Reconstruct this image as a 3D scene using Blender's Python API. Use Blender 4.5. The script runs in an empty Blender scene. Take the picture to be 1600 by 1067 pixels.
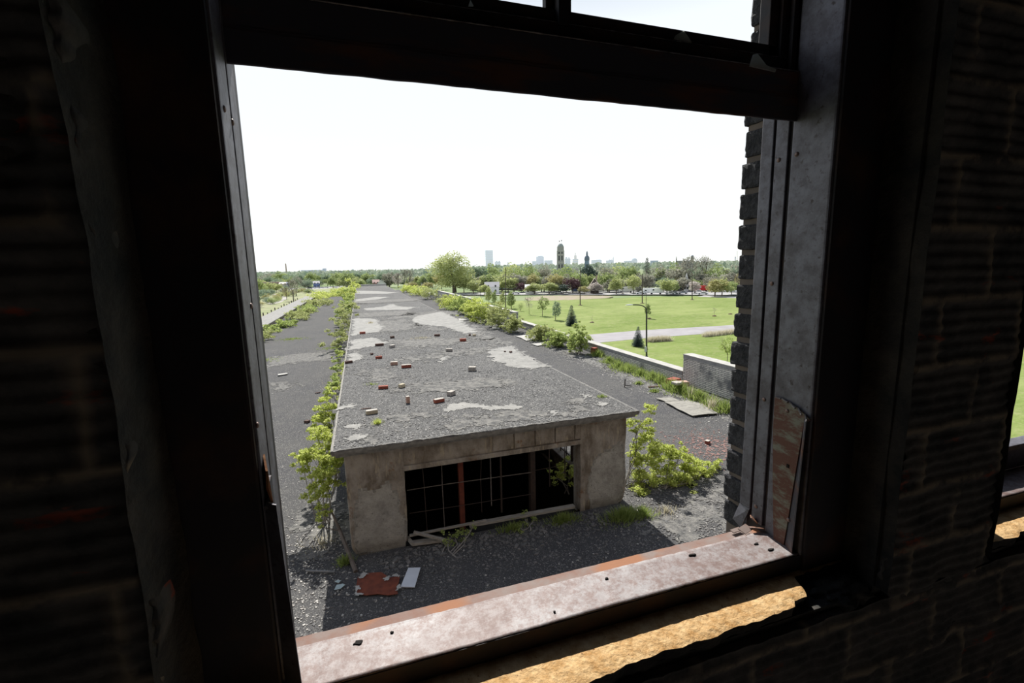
import bpy, bmesh, math, random
import numpy as np
from mathutils import Vector, Matrix, noise
random.seed(7)
PI = math.pi
S = bpy.context.scene
COL = S.collection
CZ = 4.6                      # camera height above the platform roof
ROOF = 1.9                    # top of the clerestory
LAWN = -9.7                   # street level
# ------------------------------------------------------------------ camera
FPX = 717.3
# rows: camera right, camera down, camera forward expressed in world X Y Z
RM = np.array([[0.94922431, -0.31388236, -0.02123842],
               [-0.06913101, -0.14224988, -0.98741373],
               [0.30691059, 0.93874535, -0.15672604]])
cam_d = bpy.data.cameras.new('camera')
cam = bpy.data.objects.new('camera', cam_d)
COL.objects.link(cam)
cam_d.sensor_width = 36.0
cam_d.lens = FPX / 1600 * 36.0
cam_d.clip_start = 0.02
cam_d.clip_end = 20000
cam.matrix_world = Matrix(((RM[0][0], -RM[1][0], -RM[2][0], 0),
                           (RM[0][1], -RM[1][1], -RM[2][1], 0),
                           (RM[0][2], -RM[1][2], -RM[2][2], CZ),
                           (0, 0, 0, 1)))
S.camera = cam
# ------------------------------------------------------------------ world, sun, exposure
W = bpy.data.worlds.new('sky')
S.world = W
W.use_nodes = True
wn = W.node_tree.nodes
wl = W.node_tree.links
wn.clear()
wo = wn.new('ShaderNodeOutputWorld')
bg = wn.new('ShaderNodeBackground')
tc = wn.new('ShaderNodeTexCoord')
sx = wn.new('ShaderNodeSeparateXYZ')
rp = wn.new('ShaderNodeValToRGB')
wl.new(tc.outputs['Generated'], sx.inputs[0])
wl.new(sx.outputs['Z'], rp.inputs[0])
wl.new(rp.outputs[0], bg.inputs[0])
wl.new(bg.outputs[0], wo.inputs[0])
e = rp.color_ramp.elements
e[0].position = 0.0
e[0].color = (0.97, 0.985, 1.0, 1)
e[1].position = 0.95
e[1].color = (0.18, 0.23, 0.34, 1)
m_ = rp.color_ramp.elements.new(0.42)
m_.color = (0.88, 0.94, 1.0, 1)
m_ = rp.color_ramp.elements.new(0.56)
m_.color = (0.40, 0.47, 0.60, 1)
bg.inputs[1].default_value = 1.08
sun_d = bpy.data.lights.new('sun', 'SUN')
sun = bpy.data.objects.new('sun', sun_d)
COL.objects.link(sun)
sun_d.energy = 7.6
sun_d.angle = math.radians(0.6)
sun_d.color = (1.0, 0.965, 0.90)
sun.rotation_euler = Vector((-0.09, -1.0, -1.02)).to_track_quat('-Z', 'Y').to_euler()
sun.location = (0, 30, 40)
S.view_settings.view_transform = 'Standard'
S.view_settings.look = 'None'
S.view_settings.exposure = 0.0
S.view_settings.gamma = 1.0
S.view_settings.use_curve_mapping = False
S.cycles.use_denoising = True
S.cycles.max_bounces = 8
S.cycles.volume_bounces = 1
S.cycles.sample_clamp_indirect = 6.0

# ------------------------------------------------------------------ pixel helpers (1600 x 1067 photo frame -> real planes)
def ray(x, y):
    v = np.array([(x - 800) / FPX, (y - 533.5) / FPX, 1.0])
    return RM.T @ v
def at_z(x, y, z):
    v = ray(x, y); t = (z - CZ) / v[2]
    return Vector((v[0] * t, v[1] * t, z))
def at_y(x, y, Y):
    v = ray(x, y); t = Y / v[1]
    return Vector((v[0] * t, Y, CZ + v[2] * t))
def at_x(x, y, X):
    v = ray(x, y); t = X / v[0]
    return Vector((X, v[1] * t, CZ + v[2] * t))
def horizon(x):
    return 424.8 - (x - 560) * 0.0215
def pxm(p):
    """pixels per metre at a world point"""
    d = RM[2] @ (np.array(p) - np.array([0, 0, CZ]))
    return FPX / d

# ------------------------------------------------------------------ materials
def lin(c):
    return tuple(((v / 255) / 12.92 if v <= 10 else ((v / 255 + 0.055) / 1.055) ** 2.4) for v in c)
class NT:
    def __init__(s, name, rough=0.9, metal=0.0, spec=0.3):
        s.m = bpy.data.materials.new(name); s.m.use_nodes = True
        s.n = s.m.node_tree.nodes; s.l = s.m.node_tree.links
        s.b = s.n['Principled BSDF']
        s.b.inputs['Roughness'].default_value = rough
        s.b.inputs['Metallic'].default_value = metal
        s.b.inputs['Specular IOR Level'].default_value = spec
        s.tc = s.n.new('ShaderNodeTexCoord')
    def noise(s, scale, detail=4, rough=0.6, vec=None, stretch=None):
        t = s.n.new('ShaderNodeTexNoise')
        t.inputs['Scale'].default_value = scale
        t.inputs['Detail'].default_value = detail
        t.inputs['Roughness'].default_value = rough
        v = vec or s.tc.outputs['Object']
        if stretch:
            mp = s.n.new('ShaderNodeMapping'); mp.inputs['Scale'].default_value = stretch
            s.l.new(v, mp.inputs[0]); v = mp.outputs[0]
        s.l.new(v, t.inputs['Vector'])
        return t.outputs['Fac']
    def ramp(s, fac, lo, hi):
        r = s.n.new('ShaderNodeMapRange'); r.clamp = True
        r.inputs[1].default_value = lo; r.inputs[2].default_value = hi
        s.l.new(fac, r.inputs[0])
        return r.outputs[0]
    def mix(s, fac, a, b, mode='MIX'):
        x = s.n.new('ShaderNodeMix'); x.data_type = 'RGBA'; x.blend_type = mode
        if isinstance(fac, float): x.inputs[0].default_value = fac
        else: s.l.new(fac, x.inputs[0])
        for i, c in ((6, a), (7, b)):
            if isinstance(c, tuple): x.inputs[i].default_value = (*c, 1)
            else: s.l.new(c, x.inputs[i])
        return x.outputs[2]
    def col(s, c):
        if isinstance(c, tuple): s.b.inputs['Base Color'].default_value = (*c, 1)
        else: s.l.new(c, s.b.inputs['Base Color'])
    def bump(s, h, strength=0.5, dist=0.01):
        b = s.n.new('ShaderNodeBump')
        b.inputs['Strength'].default_value = strength; b.inputs['Distance'].default_value = dist
        s.l.new(h, b.inputs['Height']); s.l.new(b.outputs[0], s.b.inputs['Normal'])
M = {}
def simple(name, a, b, scale=5.0, lo=0.35, hi=0.65, rough=0.9, metal=0.0, bump=0.0, bd=0.01, stretch=None, spec=0.3, bscale=None):
    t = NT(name, rough, metal, spec)
    f = t.noise(scale, stretch=stretch)
    t.col(t.mix(t.ramp(f, lo, hi), a, b))
    if bump: t.bump(t.noise(bscale or scale * 3), bump, bd)
    M[name] = t.m
    return t
# steel, rust
t = NT('patina_steel', 0.55, 0.35, 0.5)
c = t.mix(t.ramp(t.noise(26, 6, 0.7), 0.38, 0.62), (0.08, 0.075, 0.088), (0.15, 0.15, 0.18))
c = t.mix(t.ramp(t.noise(70, 3), 0.6, 0.72), c, (0.045, 0.035, 0.035))
t.col(c); t.bump(t.noise(90), 0.25, 0.002); M['patina'] = t.m
t = NT('black_steel', 0.6, 0.1, 0.35)
c = t.mix(t.ramp(t.noise(9, 5), 0.5, 0.75), (0.016, 0.014, 0.018), (0.06, 0.028, 0.018))
t.col(c); t.bump(t.noise(60), 0.3, 0.002); M['black'] = t.m
t = NT('header_steel', 0.5, 0.15, 0.4)
c = t.mix(t.ramp(t.noise(5, 5, stretch=(1, 1, 4)), 0.5, 0.72), (0.045, 0.045, 0.058), (0.13, 0.055, 0.03))
t.col(c); t.bump(t.noise(60), 0.3, 0.002); M['header'] = t.m
t = NT('sill_plate', 0.6, 0.1, 0.5)
a = t.mix(t.ramp(t.noise(34, 8, 0.85), 0.44, 0.58), (0.275, 0.26, 0.262), (0.165, 0.112, 0.10))
a = t.mix(t.ramp(t.noise(90, 4, 0.8), 0.55, 0.8), a, (0.368, 0.352, 0.352))
a = t.mix(t.ramp(t.noise(4, 6, .7), .40, .65), a, t.mix(1.0, a, (0.70, 0.60, 0.57), 'MULTIPLY'))
t.col(a); t.bump(t.noise(120), 0.35, 0.0015); M['sill'] = t.m
t = NT('sill_rust', 0.8, 0.0, 0.3)
a = t.mix(t.ramp(t.noise(14, 5), 0.42, 0.6), (0.19, 0.105, 0.08), (0.20, 0.155, 0.138))
a = t.mix(t.ramp(t.noise(5, 2), 0.55, 0.62), a, (0.26, 0.115, 0.058))
t.col(a); t.bump(t.noise(100), 0.4, 0.0015); M['rustlip'] = t.m
t = NT('bracket_rust', 0.6, 0.0, 0.5)
f = t.noise(17, 6, 0.7, stretch=(1, 1, 2.6))
a = t.mix(t.ramp(f, 0.49, 0.62), (0.09, 0.026, 0.013), (0.15, 0.15, 0.115))
t.col(a); t.bump(t.noise(70), 0.3, 0.002); M['bracket'] = t.m
simple('rivet', (0.10, 0.08, 0.08), (0.26, 0.17, 0.14), 200, rough=0.5, metal=0.4)
M['hole'] = simple('hole', (0.004, 0.003, 0.003), (0.012, 0.008, 0.006), 100).m  # near-black colour stands in for the shade inside holes
# interior masonry
def tile_mat(name, soot=0.66):
    t = NT(name, 0.85, 0, 0.25)
    red = t.mix(t.ramp(t.noise(30, 3), 0.4, 0.6), (0.28, 0.07, 0.045), (0.20, 0.06, 0.04))
    sootc = t.mix(t.ramp(t.noise(12, 6, 0.7), 0.35, 0.7), (0.035, 0.038, 0.04), (0.12, 0.112, 0.105))
    c = t.mix(t.ramp(t.noise(5, 5, 0.65, stretch=(1, 1, 2.6)), soot - .05, soot), sootc, red)
    vc = t.n.new('ShaderNodeVertexColor'); vc.layer_name = 'joint'
    sp = t.n.new('ShaderNodeSeparateColor'); t.l.new(vc.outputs[0], sp.inputs[0])
    mm = t.n.new('ShaderNodeMath'); mm.operation = 'MULTIPLY'
    t.l.new(sp.outputs[0], mm.inputs[0]); t.l.new(t.ramp(t.noise(14, 4), 0.40, 0.52), mm.inputs[1])
    c = t.mix(mm.outputs[0], c, (0.26, 0.215, 0.16))
    t.col(c); t.bump(t.noise(120), 0.5, 0.003)
    return t.m
M['tile'] = tile_mat('sooty_tile')
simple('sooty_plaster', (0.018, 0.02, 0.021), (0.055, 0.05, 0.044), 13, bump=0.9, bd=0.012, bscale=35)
simple('room_wall', (0.22, 0.20, 0.185), (0.30, 0.27, 0.25), 3)
simple('room_floor', (0.24, 0.22, 0.205), (0.32, 0.29, 0.27), 6)
t = NT('terracotta_break', 0.95, 0, 0.2)
a = t.mix(t.ramp(t.noise(40, 6, 0.7), 0.35, 0.65), (0.40, 0.225, 0.085), (0.62, 0.43, 0.225))
a = t.mix(t.ramp(t.noise(110, 2), 0.66, 0.72), a, (0.16, 0.07, 0.03))
t.col(a); t.bump(t.noise(90, 6), 0.9, 0.006); M['breakedge'] = t.m
# outside masonry
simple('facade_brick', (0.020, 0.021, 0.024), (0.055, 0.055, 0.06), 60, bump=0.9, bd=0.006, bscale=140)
simple('facade_mortar', (0.20, 0.18, 0.155), (0.34, 0.31, 0.27), 40, bump=0.6, bd=0.004)
t = NT('facade_wall', 0.9)
bt = t.n.new('ShaderNodeTexBrick'); t.l.new(t.tc.outputs['Object'], bt.inputs[0])
M['facade'] = simple('facade_plain', (0.10, 0.085, 0.075), (0.17, 0.14, 0.12), 8).m
# deck
def gravel(name, base, dark, light, speck, sc=24.0, amount=(0.60, 0.70)):
    t = NT(name, 0.95, 0, 0.15)
    c = t.mix(t.ramp(t.noise(0.35, 5, 0.6), 0.38, 0.62), base, dark)
    c = t.mix(t.ramp(t.noise(2.2, 6, 0.75), 0.52, 0.72), c, light)
    c = t.mix(t.ramp(t.noise(sc * 1.4, 4, 0.85), 0.46, 0.56), c, tuple(v * 0.28 for v in base))
    c = t.mix(t.ramp(t.noise(sc * 0.9, 4, 0.85), 0.58, 0.66), c, speck)
    v = t.n.new('ShaderNodeTexVoronoi'); v.inputs['Scale'].default_value = sc
    t.l.new(t.tc.outputs['Object'], v.inputs['Vector'])
    sp = t.n.new('ShaderNodeSeparateColor'); t.l.new(v.outputs['Color'], sp.inputs[0])
    c = t.mix(t.ramp(sp.outputs[0], amount[0], amount[1]), c, t.mix(t.ramp(sp.outputs[1], 0, 1), light, speck))
    t.col(c)
    t.bump(v.outputs['Distance'], 0.6, 0.008)
    return t
M['deck'] = gravel('deck_gravel', (0.119, 0.117, 0.116), (0.091, 0.091, 0.098), (0.182, 0.175, 0.164), (0.238, 0.231, 0.217), 60, (0.86, 0.96)).m
M['roof'] = gravel('roof_gravel', (0.140, 0.138, 0.136), (0.112, 0.112, 0.112), (0.216, 0.212, 0.204), (0.304, 0.296, 0.280), 48, (0.82, 0.94)).m
t = NT('bare_concrete', 0.95, 0, 0.2)
a = t.mix(t.ramp(t.noise(3.5, 6, 0.7), 0.36, 0.66), (0.320, 0.312, 0.292), (0.216, 0.212, 0.200))
a = t.mix(t.ramp(t.noise(22, 4, 0.7), 0.60, 0.68), a, (0.13, 0.13, 0.13))
t.col(a); t.bump(t.noise(30), 0.4, 0.01); M['bare'] = t.m
t = NT('dusty_gravel', 0.95, 0, 0.2)
a = t.mix(t.ramp(t.noise(7, 6, 0.8), 0.40, 0.6), (0.216, 0.208, 0.192), (0.080, 0.080, 0.080))
t.col(a); t.bump(t.noise(30), 0.6, 0.02); M['dust'] = t.m
t = NT('old_concrete', 0.95, 0, 0.2)
a = t.mix(t.ramp(t.noise(2.6, 6, 0.7, stretch=(1, 1, 0.6)), 0.40, 0.62), (0.36, 0.325, 0.285), (0.17, 0.14, 0.11))
a = t.mix(t.ramp(t.noise(7, 6, 0.7, stretch=(2.2, 2, 0.35)), 0.55, 0.68), a, (0.44, 0.38, 0.28))
a = t.mix(t.ramp(t.noise(4, 5, 0.7), 0.60, 0.70), a, (0.21, 0.125, 0.075))
t.col(a); t.bump(t.noise(16, 8, 0.7), 0.8, 0.03); M['concrete'] = t.m
t = NT('rough_plaster', 0.95, 0, 0.2)
a = t.mix(t.ramp(t.noise(4, 6, 0.7), 0.38, 0.64), (0.46, 0.44, 0.40), (0.28, 0.265, 0.24))
a = t.mix(t.ramp(t.noise(25, 5, 0.7), 0.62, 0.70), a, (0.07, 0.065, 0.06))
t.col(a); t.bump(t.noise(30, 8, 0.7), 0.9, 0.03); M['plaster'] = t.m
simple('pale_edge', (0.336, 0.320, 0.288), (0.192, 0.184, 0.168), 20, bump=0.5, bd=0.01)
simple('roof_lip', (0.240, 0.232, 0.216), (0.136, 0.132, 0.124), 9, bump=0.6, bd=0.01)
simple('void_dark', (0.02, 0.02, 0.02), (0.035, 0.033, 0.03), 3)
simple('iron', (0.035, 0.03, 0.03), (0.07, 0.045, 0.035), 30, rough=0.6)
simple('pale_iron', (0.20, 0.19, 0.18), (0.10, 0.08, 0.07), 30, rough=0.6)
simple('red_post', (0.20, 0.055, 0.035), (0.12, 0.04, 0.03), 12)
simple('grey_wood', (0.36, 0.34, 0.31), (0.22, 0.20, 0.17), 20, stretch=(0.3, 3, 3), bump=0.3)
def brick_wall(name, a, b, mortar):
    t = NT(name, 0.9, 0, 0.25)
    sp = t.n.new('ShaderNodeSeparateXYZ'); t.l.new(t.tc.outputs['Object'], sp.inputs[0])
    cb = t.n.new('ShaderNodeCombineXYZ'); t.l.new(sp.outputs['Y'], cb.inputs[0]); t.l.new(sp.outputs['Z'], cb.inputs[1])
    bt = t.n.new('ShaderNodeTexBrick'); t.l.new(cb.outputs[0], bt.inputs[0])
    bt.inputs['Scale'].default_value = 1.0
    bt.inputs['Brick Width'].default_value = 0.30; bt.inputs['Row Height'].default_value = 0.066
    bt.inputs['Mortar Size'].default_value = 0.010; bt.inputs['Mortar Smooth'].default_value = 0.2
    bt.inputs['Color1'].default_value = (*a, 1); bt.inputs['Color2'].default_value = (*b, 1); bt.inputs['Mortar'].default_value = (*mortar, 1)
    c = t.mix(t.ramp(t.noise(1.3, 5), 0.56, 0.72), bt.outputs['Color'], (0.16, 0.16, 0.17))
    t.col(c); t.bump(bt.outputs['Fac'], -0.5, 0.01)
    return t.m
M['pbrick'] = brick_wall('parapet_brick', (0.78, 0.75, 0.70), (0.62, 0.60, 0.57), (0.13, 0.13, 0.13))
simple('parapet_band', (0.34, 0.335, 0.34), (0.24, 0.24, 0.25), 4)
simple('coping', (0.465, 0.450, 0.420), (0.345, 0.338, 0.315), 3, bump=0.3, bd=0.01)
# loose things
simple('red_brick', (0.34, 0.10, 0.065), (0.24, 0.07, 0.05), 30, bump=0.5, bd=0.004)
simple('dark_brick', (0.13, 0.075, 0.06), (0.09, 0.06, 0.05), 30, bump=0.5, bd=0.004)
simple('tan_brick', (0.52, 0.46, 0.33), (0.40, 0.35, 0.26), 30, bump=0.5, bd=0.004)
simple('pink_brick', (0.50, 0.34, 0.27), (0.38, 0.24, 0.19), 30, bump=0.5, bd=0.004)
simple('grey_brick', (0.40, 0.38, 0.35), (0.27, 0.25, 0.23), 30, bump=0.5, bd=0.004)
simple('mortar_crust', (0.527, 0.493, 0.442), (0.383, 0.348, 0.306), 60)
simple('rust_sheet', (0.24, 0.065, 0.035), (0.14, 0.04, 0.025), 9, rough=0.7)
simple('white_board', (0.720, 0.756, 0.810), (0.648, 0.684, 0.738), 5, rough=0.5)
simple('glass_bit', (0.50, 0.60, 0.62), (0.42, 0.52, 0.54), 30, rough=0.2)
simple('chip_white', (0.496, 0.480, 0.448), (0.336, 0.320, 0.296), 3)
simple('chip_grey', (0.22, 0.21, 0.20), (0.12, 0.12, 0.12), 3)
simple('pipe_grey', (0.15, 0.16, 0.17), (0.25, 0.25, 0.25), 10, rough=0.5)
simple('cardboard', (0.336, 0.320, 0.280), (0.208, 0.200, 0.180), 6, stretch=(1, 3, 1), rough=0.9)
simple('red_dust', (0.24, 0.13, 0.11), (0.19, 0.13, 0.12), 30)
# land
t = NT('lawn', 0.95, 0, 0.1)
c = t.mix(t.ramp(t.noise(0.035, 5, 0.6), 0.44, 0.58), (0.176, 0.232, 0.060), (0.232, 0.280, 0.092))
c = t.mix(t.ramp(t.noise(0.16, 6, 0.75, stretch=(1, 2.2, 1)), 0.50, 0.68), c, (0.148, 0.196, 0.054))
c = t.mix(t.ramp(t.noise(1.6, 4), 0.60, 0.8), c, (0.256, 0.264, 0.128))
c = t.mix(t.ramp(t.noise(0.07, 7, 0.75, stretch=(1, 3, 1)), 0.47, 0.60), c, t.mix(1.0, c, (0.80, 0.86, 0.72), 'MULTIPLY'))
c = t.mix(t.ramp(t.noise(0.9, 6, 0.8), 0.5, 0.75), c, (0.30, 0.29, 0.15))
t.col(c); t.bump(t.noise(3, 4), 0.4, 0.2); M['lawn'] = t.m
t = NT('far_land', 0.95, 0, 0.1)
c = t.mix(t.ramp(t.noise(0.01, 6, 0.7), 0.42, 0.60), (0.17, 0.23, 0.10), (0.25, 0.27, 0.17))
t.col(c); M['land'] = t.m
simple('path', (0.330, 0.315, 0.323), (0.270, 0.255, 0.262), 0.3)
simple('street', (0.368, 0.360, 0.360), (0.304, 0.300, 0.296), 0.05)
t = NT('meadow', 0.95, 0, 0.1)
c = t.mix(t.ramp(t.noise(0.5, 4, 0.7, stretch=(1, 2, 1)), 0.42, 0.58), (0.34, 0.26, 0.235), (0.26, 0.26, 0.14))
t.col(c); M['meadow'] = t.m
def leafmat(name, a, b, trans=0.45):
    t = NT(name, 0.7, 0, 0.25)
    g = t.n.new('ShaderNodeNewGeometry')
    c = t.mix(g.outputs['Random Per Island'], a, b)
    t.col(c)
    tr = t.n.new('ShaderNodeBsdfTranslucent'); t.l.new(c, tr.inputs[0])
    ms = t.n.new('ShaderNodeMixShader'); ms.inputs[0].default_value = trans
    out = t.n['Material Output']
    t.l.new(t.b.outputs[0], ms.inputs[1]); t.l.new(tr.outputs[0], ms.inputs[2]); t.l.new(ms.outputs[0], out.inputs[0])
    M[name] = t.m
leafmat('leaf_bright', (0.42, 0.50, 0.09), (0.68, 0.72, 0.26))
leafmat('leaf_mid', (0.28, 0.37, 0.09), (0.50, 0.56, 0.22))
leafmat('leaf_olive', (0.32, 0.36, 0.13), (0.50, 0.53, 0.24))
leafmat('grass_blade', (0.20, 0.28, 0.06), (0.36, 0.42, 0.14))
leafmat('dry_grass', (0.42, 0.38, 0.26), (0.58, 0.54, 0.42))
leafmat('crown_green', (0.24, 0.31, 0.11), (0.39, 0.45, 0.20))
leafmat('crown_pale', (0.35, 0.40, 0.16), (0.52, 0.55, 0.26))
leafmat('crown_grey', (0.28, 0.28, 0.22), (0.42, 0.41, 0.33), 0.35)
leafmat('crown_teal', (0.20, 0.28, 0.19), (0.33, 0.40, 0.28), 0.35)
leafmat('crown_far', (0.20, 0.27, 0.20), (0.34, 0.38, 0.30), 0.3)  # lighter leaf colour, haze partly put into it
leafmat('crown_dark', (0.05, 0.08, 0.065), (0.09, 0.125, 0.10), 0.15)
leafmat('crown_spruce', (0.055, 0.10, 0.09), (0.12, 0.18, 0.16), 0.15)
leafmat('crown_purple', (0.10, 0.055, 0.065), (0.18, 0.10, 0.11), 0.2)
leafmat('crown_blossom', (0.50, 0.44, 0.42), (0.62, 0.58, 0.52), 0.3)
leafmat('crown_orange', (0.40, 0.38, 0.17), (0.50, 0.46, 0.22), 0.3)
simple('bark', (0.11, 0.09, 0.075), (0.18, 0.15, 0.13), 6)
simple('bark_grey', (0.24, 0.22, 0.20), (0.32, 0.30, 0.28), 6)
simple('pole_wood', (0.075, 0.06, 0.055), (0.11, 0.09, 0.08), 2)
simple('lamp_black', (0.02, 0.02, 0.022), (0.035, 0.035, 0.04), 5, rough=0.5)
simple('lamp_head', (0.55, 0.57, 0.60), (0.65, 0.66, 0.70), 5, rough=0.4)
simple('mulch', (0.10, 0.06, 0.04), (0.14, 0.09, 0.06), 4)
# buildings, vehicles
def flat(name, c, rough=0.7): M[name] = simple(name, c, tuple(v * 0.88 for v in c), 0.3, rough=rough).m
flat('white_paint', (0.80, 0.80, 0.80)); flat('grey_roof', (0.25, 0.25, 0.28)); flat('red_roof', (0.30, 0.16, 0.14))
flat('siding_beige', (0.62, 0.56, 0.46)); flat('siding_grey', (0.50, 0.52, 0.54)); flat('siding_blue', (0.16, 0.22, 0.42))
flat('pane_dark', (0.04, 0.045, 0.05), 0.2); flat('church_stone', (0.34, 0.34, 0.33)); flat('church_roof', (0.17, 0.21, 0.27))  # church_stone is lightened to carry haze; churches stand before the haze box
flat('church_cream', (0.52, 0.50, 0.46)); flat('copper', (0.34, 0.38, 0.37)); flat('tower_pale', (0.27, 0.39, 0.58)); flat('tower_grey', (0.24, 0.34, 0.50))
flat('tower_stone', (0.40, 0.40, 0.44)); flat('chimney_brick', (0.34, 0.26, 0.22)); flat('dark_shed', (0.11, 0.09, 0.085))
flat('car_white', (0.82, 0.82, 0.82), 0.3); flat('car_silver', (0.50, 0.52, 0.55), 0.3); flat('car_red', (0.55, 0.03, 0.03), 0.4); flat('car_dark', (0.07, 0.075, 0.09), 0.3)
flat('tyre', (0.03, 0.03, 0.03)); flat('antenna', (0.10, 0.09, 0.09))

# ------------------------------------------------------------------ mesh helpers
def link(name, me, mats, parent=None, loc=None):
    o = bpy.data.objects.new(name, me); COL.objects.link(o)
    for m in (mats if isinstance(mats, (list, tuple)) else [mats]):
        if len(me.materials) < (len(mats) if isinstance(mats, (list, tuple)) else 1):
            me.materials.append(M[m] if isinstance(m, str) else m)
    if parent is not None: o.parent = parent
    if loc is not None: o.location = loc
    return o
def bmobj(name, bm, mats, parent=None, loc=None, smooth=False):
    me = bpy.data.meshes.new(name)
    bmesh.ops.recalc_face_normals(bm, faces=bm.faces)
    bm.to_mesh(me); bm.free()
    if smooth:
        for p in me.polygons: p.use_smooth = True
    return link(name, me, mats, parent, loc)
def npobj(name, V, Fc, mats, parent=None, loc=None, smooth=False, mi=None):
    me = npmesh(name, V, Fc, smooth, mi)
    return link(name, me, mats, parent, loc)
def npmesh(name, V, Fc, smooth=False, mi=None):
    me = bpy.data.meshes.new(name)
    V = np.asarray(V, dtype=np.float32); 
    me.from_pydata(V.tolist(), [], [list(map(int, f)) for f in Fc])
    if mi is not None: me.polygons.foreach_set('material_index', np.asarray(mi, dtype=np.int32))
    if smooth: me.polygons.foreach_set('use_smooth', np.ones(len(Fc), dtype=bool))
    me.update()
    return me
def tag(o, label=None, cat=None, group=None, kind=None):
    if label: o['label'] = label
    if cat: o['category'] = cat
    if group: o['group'] = group
    if kind: o['kind'] = kind
    return o
def empty(name, loc=(0, 0, 0), rz=0.0, label=None, cat=None, group=None, kind=None):
    o = bpy.data.objects.new(name, None); COL.objects.link(o)
    o.location = loc; o.rotation_euler = (0, 0, rz); o.empty_display_size = 0.1
    return tag(o, label, cat, group, kind)
def copy_tree(o, parent=None):
    c = o.copy(); COL.objects.link(c); c.parent = parent
    for ch in KIDS.get(o.name, []) or [x for x in COL.objects if x.parent == o]:
        copy_tree(ch, c)
    return c
KIDS = {}
def box(bm, x0, x1, y0, y1, z0, z1, bev=0.0, mi=0, mat=None):
    r = bmesh.ops.create_cube(bm, size=1)
    vs = r['verts']
    for v in vs:
        v.co = Vector(((x0 + x1) / 2 + v.co.x * (x1 - x0), (y0 + y1) / 2 + v.co.y * (y1 - y0), (z0 + z1) / 2 + v.co.z * (z1 - z0)))
    fs = set(f for v in vs for f in v.link_faces)
    for f in fs: f.material_index = mi
    if bev:
        es = set(ed for v in vs for ed in v.link_edges)
        rr = bmesh.ops.bevel(bm, geom=list(es), offset=bev, segments=2, affect='EDGES', profile=0.6)
        vs = list(set(v for f in rr['faces'] for v in f.verts) | set(v for v in vs if v.is_valid))
    if mat is not None:
        bmesh.ops.transform(bm, matrix=mat, verts=[v for v in vs if v.is_valid])
    return vs
def tube(bm, p0, p1, r0, r1=None, n=8, mi=0, cap=True):
    r1 = r0 if r1 is None else r1
    p0 = Vector(p0); p1 = Vector(p1); d = p1 - p0; L = d.length
    if L < 1e-6: return
    rr = bmesh.ops.create_cone(bm, cap_ends=cap, segments=n, radius1=r0, radius2=max(r1, 1e-4), depth=L)
    q = d.to_track_quat('Z', 'Y').to_matrix().to_4x4()
    bmesh.ops.transform(bm, matrix=Matrix.Translation((p0 + p1) / 2) @ q, verts=rr['verts'])
    for f in set(f for v in rr['verts'] for f in v.link_faces): f.material_index = mi
def boxobj(name, x0, x1, y0, y1, z0, z1, mat, parent=None, bev=0.0):
    bm = bmesh.new(); box(bm, x0, x1, y0, y1, z0, z1, bev)
    return bmobj(name, bm, mat, parent)
def prism(bm, pts, z0, z1, mi=0):
    """vertical prism from XY outline"""
    a = [bm.verts.new((p[0], p[1], z0)) for p in pts]; b = [bm.verts.new((p[0], p[1], z1)) for p in pts]
    n = len(pts)
    fs = [bm.faces.new(a[::-1]), bm.faces.new(b)]
    for i in range(n): fs.append(bm.faces.new((a[i], a[(i + 1) % n], b[(i + 1) % n], b[i])))
    for f in fs: f.material_index = mi
def ragged(pts, step, amp, rnd):
    """subdivide an outline and jitter it"""
    out = []
    n = len(pts)
    sd = rnd.uniform(0, 99)
    for i in range(n):
        a = Vector(pts[i]); b = Vector(pts[(i + 1) % n]); L = (b - a).length
        k = max(1, min(60, int(L / step)))
        nr = Vector((b.y - a.y, a.x - b.x, 0)).normalized() if L > 0 else Vector()
        for j in range(k):
            u = j / k
            p = a.lerp(b, u)
            w = amp * 2.2 * min(1, 4 * min(u, 1 - u) + 0.15)
            p = p + nr * w * noise.fractal(Vector((p.x * 2.6, p.y * 2.6, sd)), 0.6, 2, 5)
            out.append(p)
    return out
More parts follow.
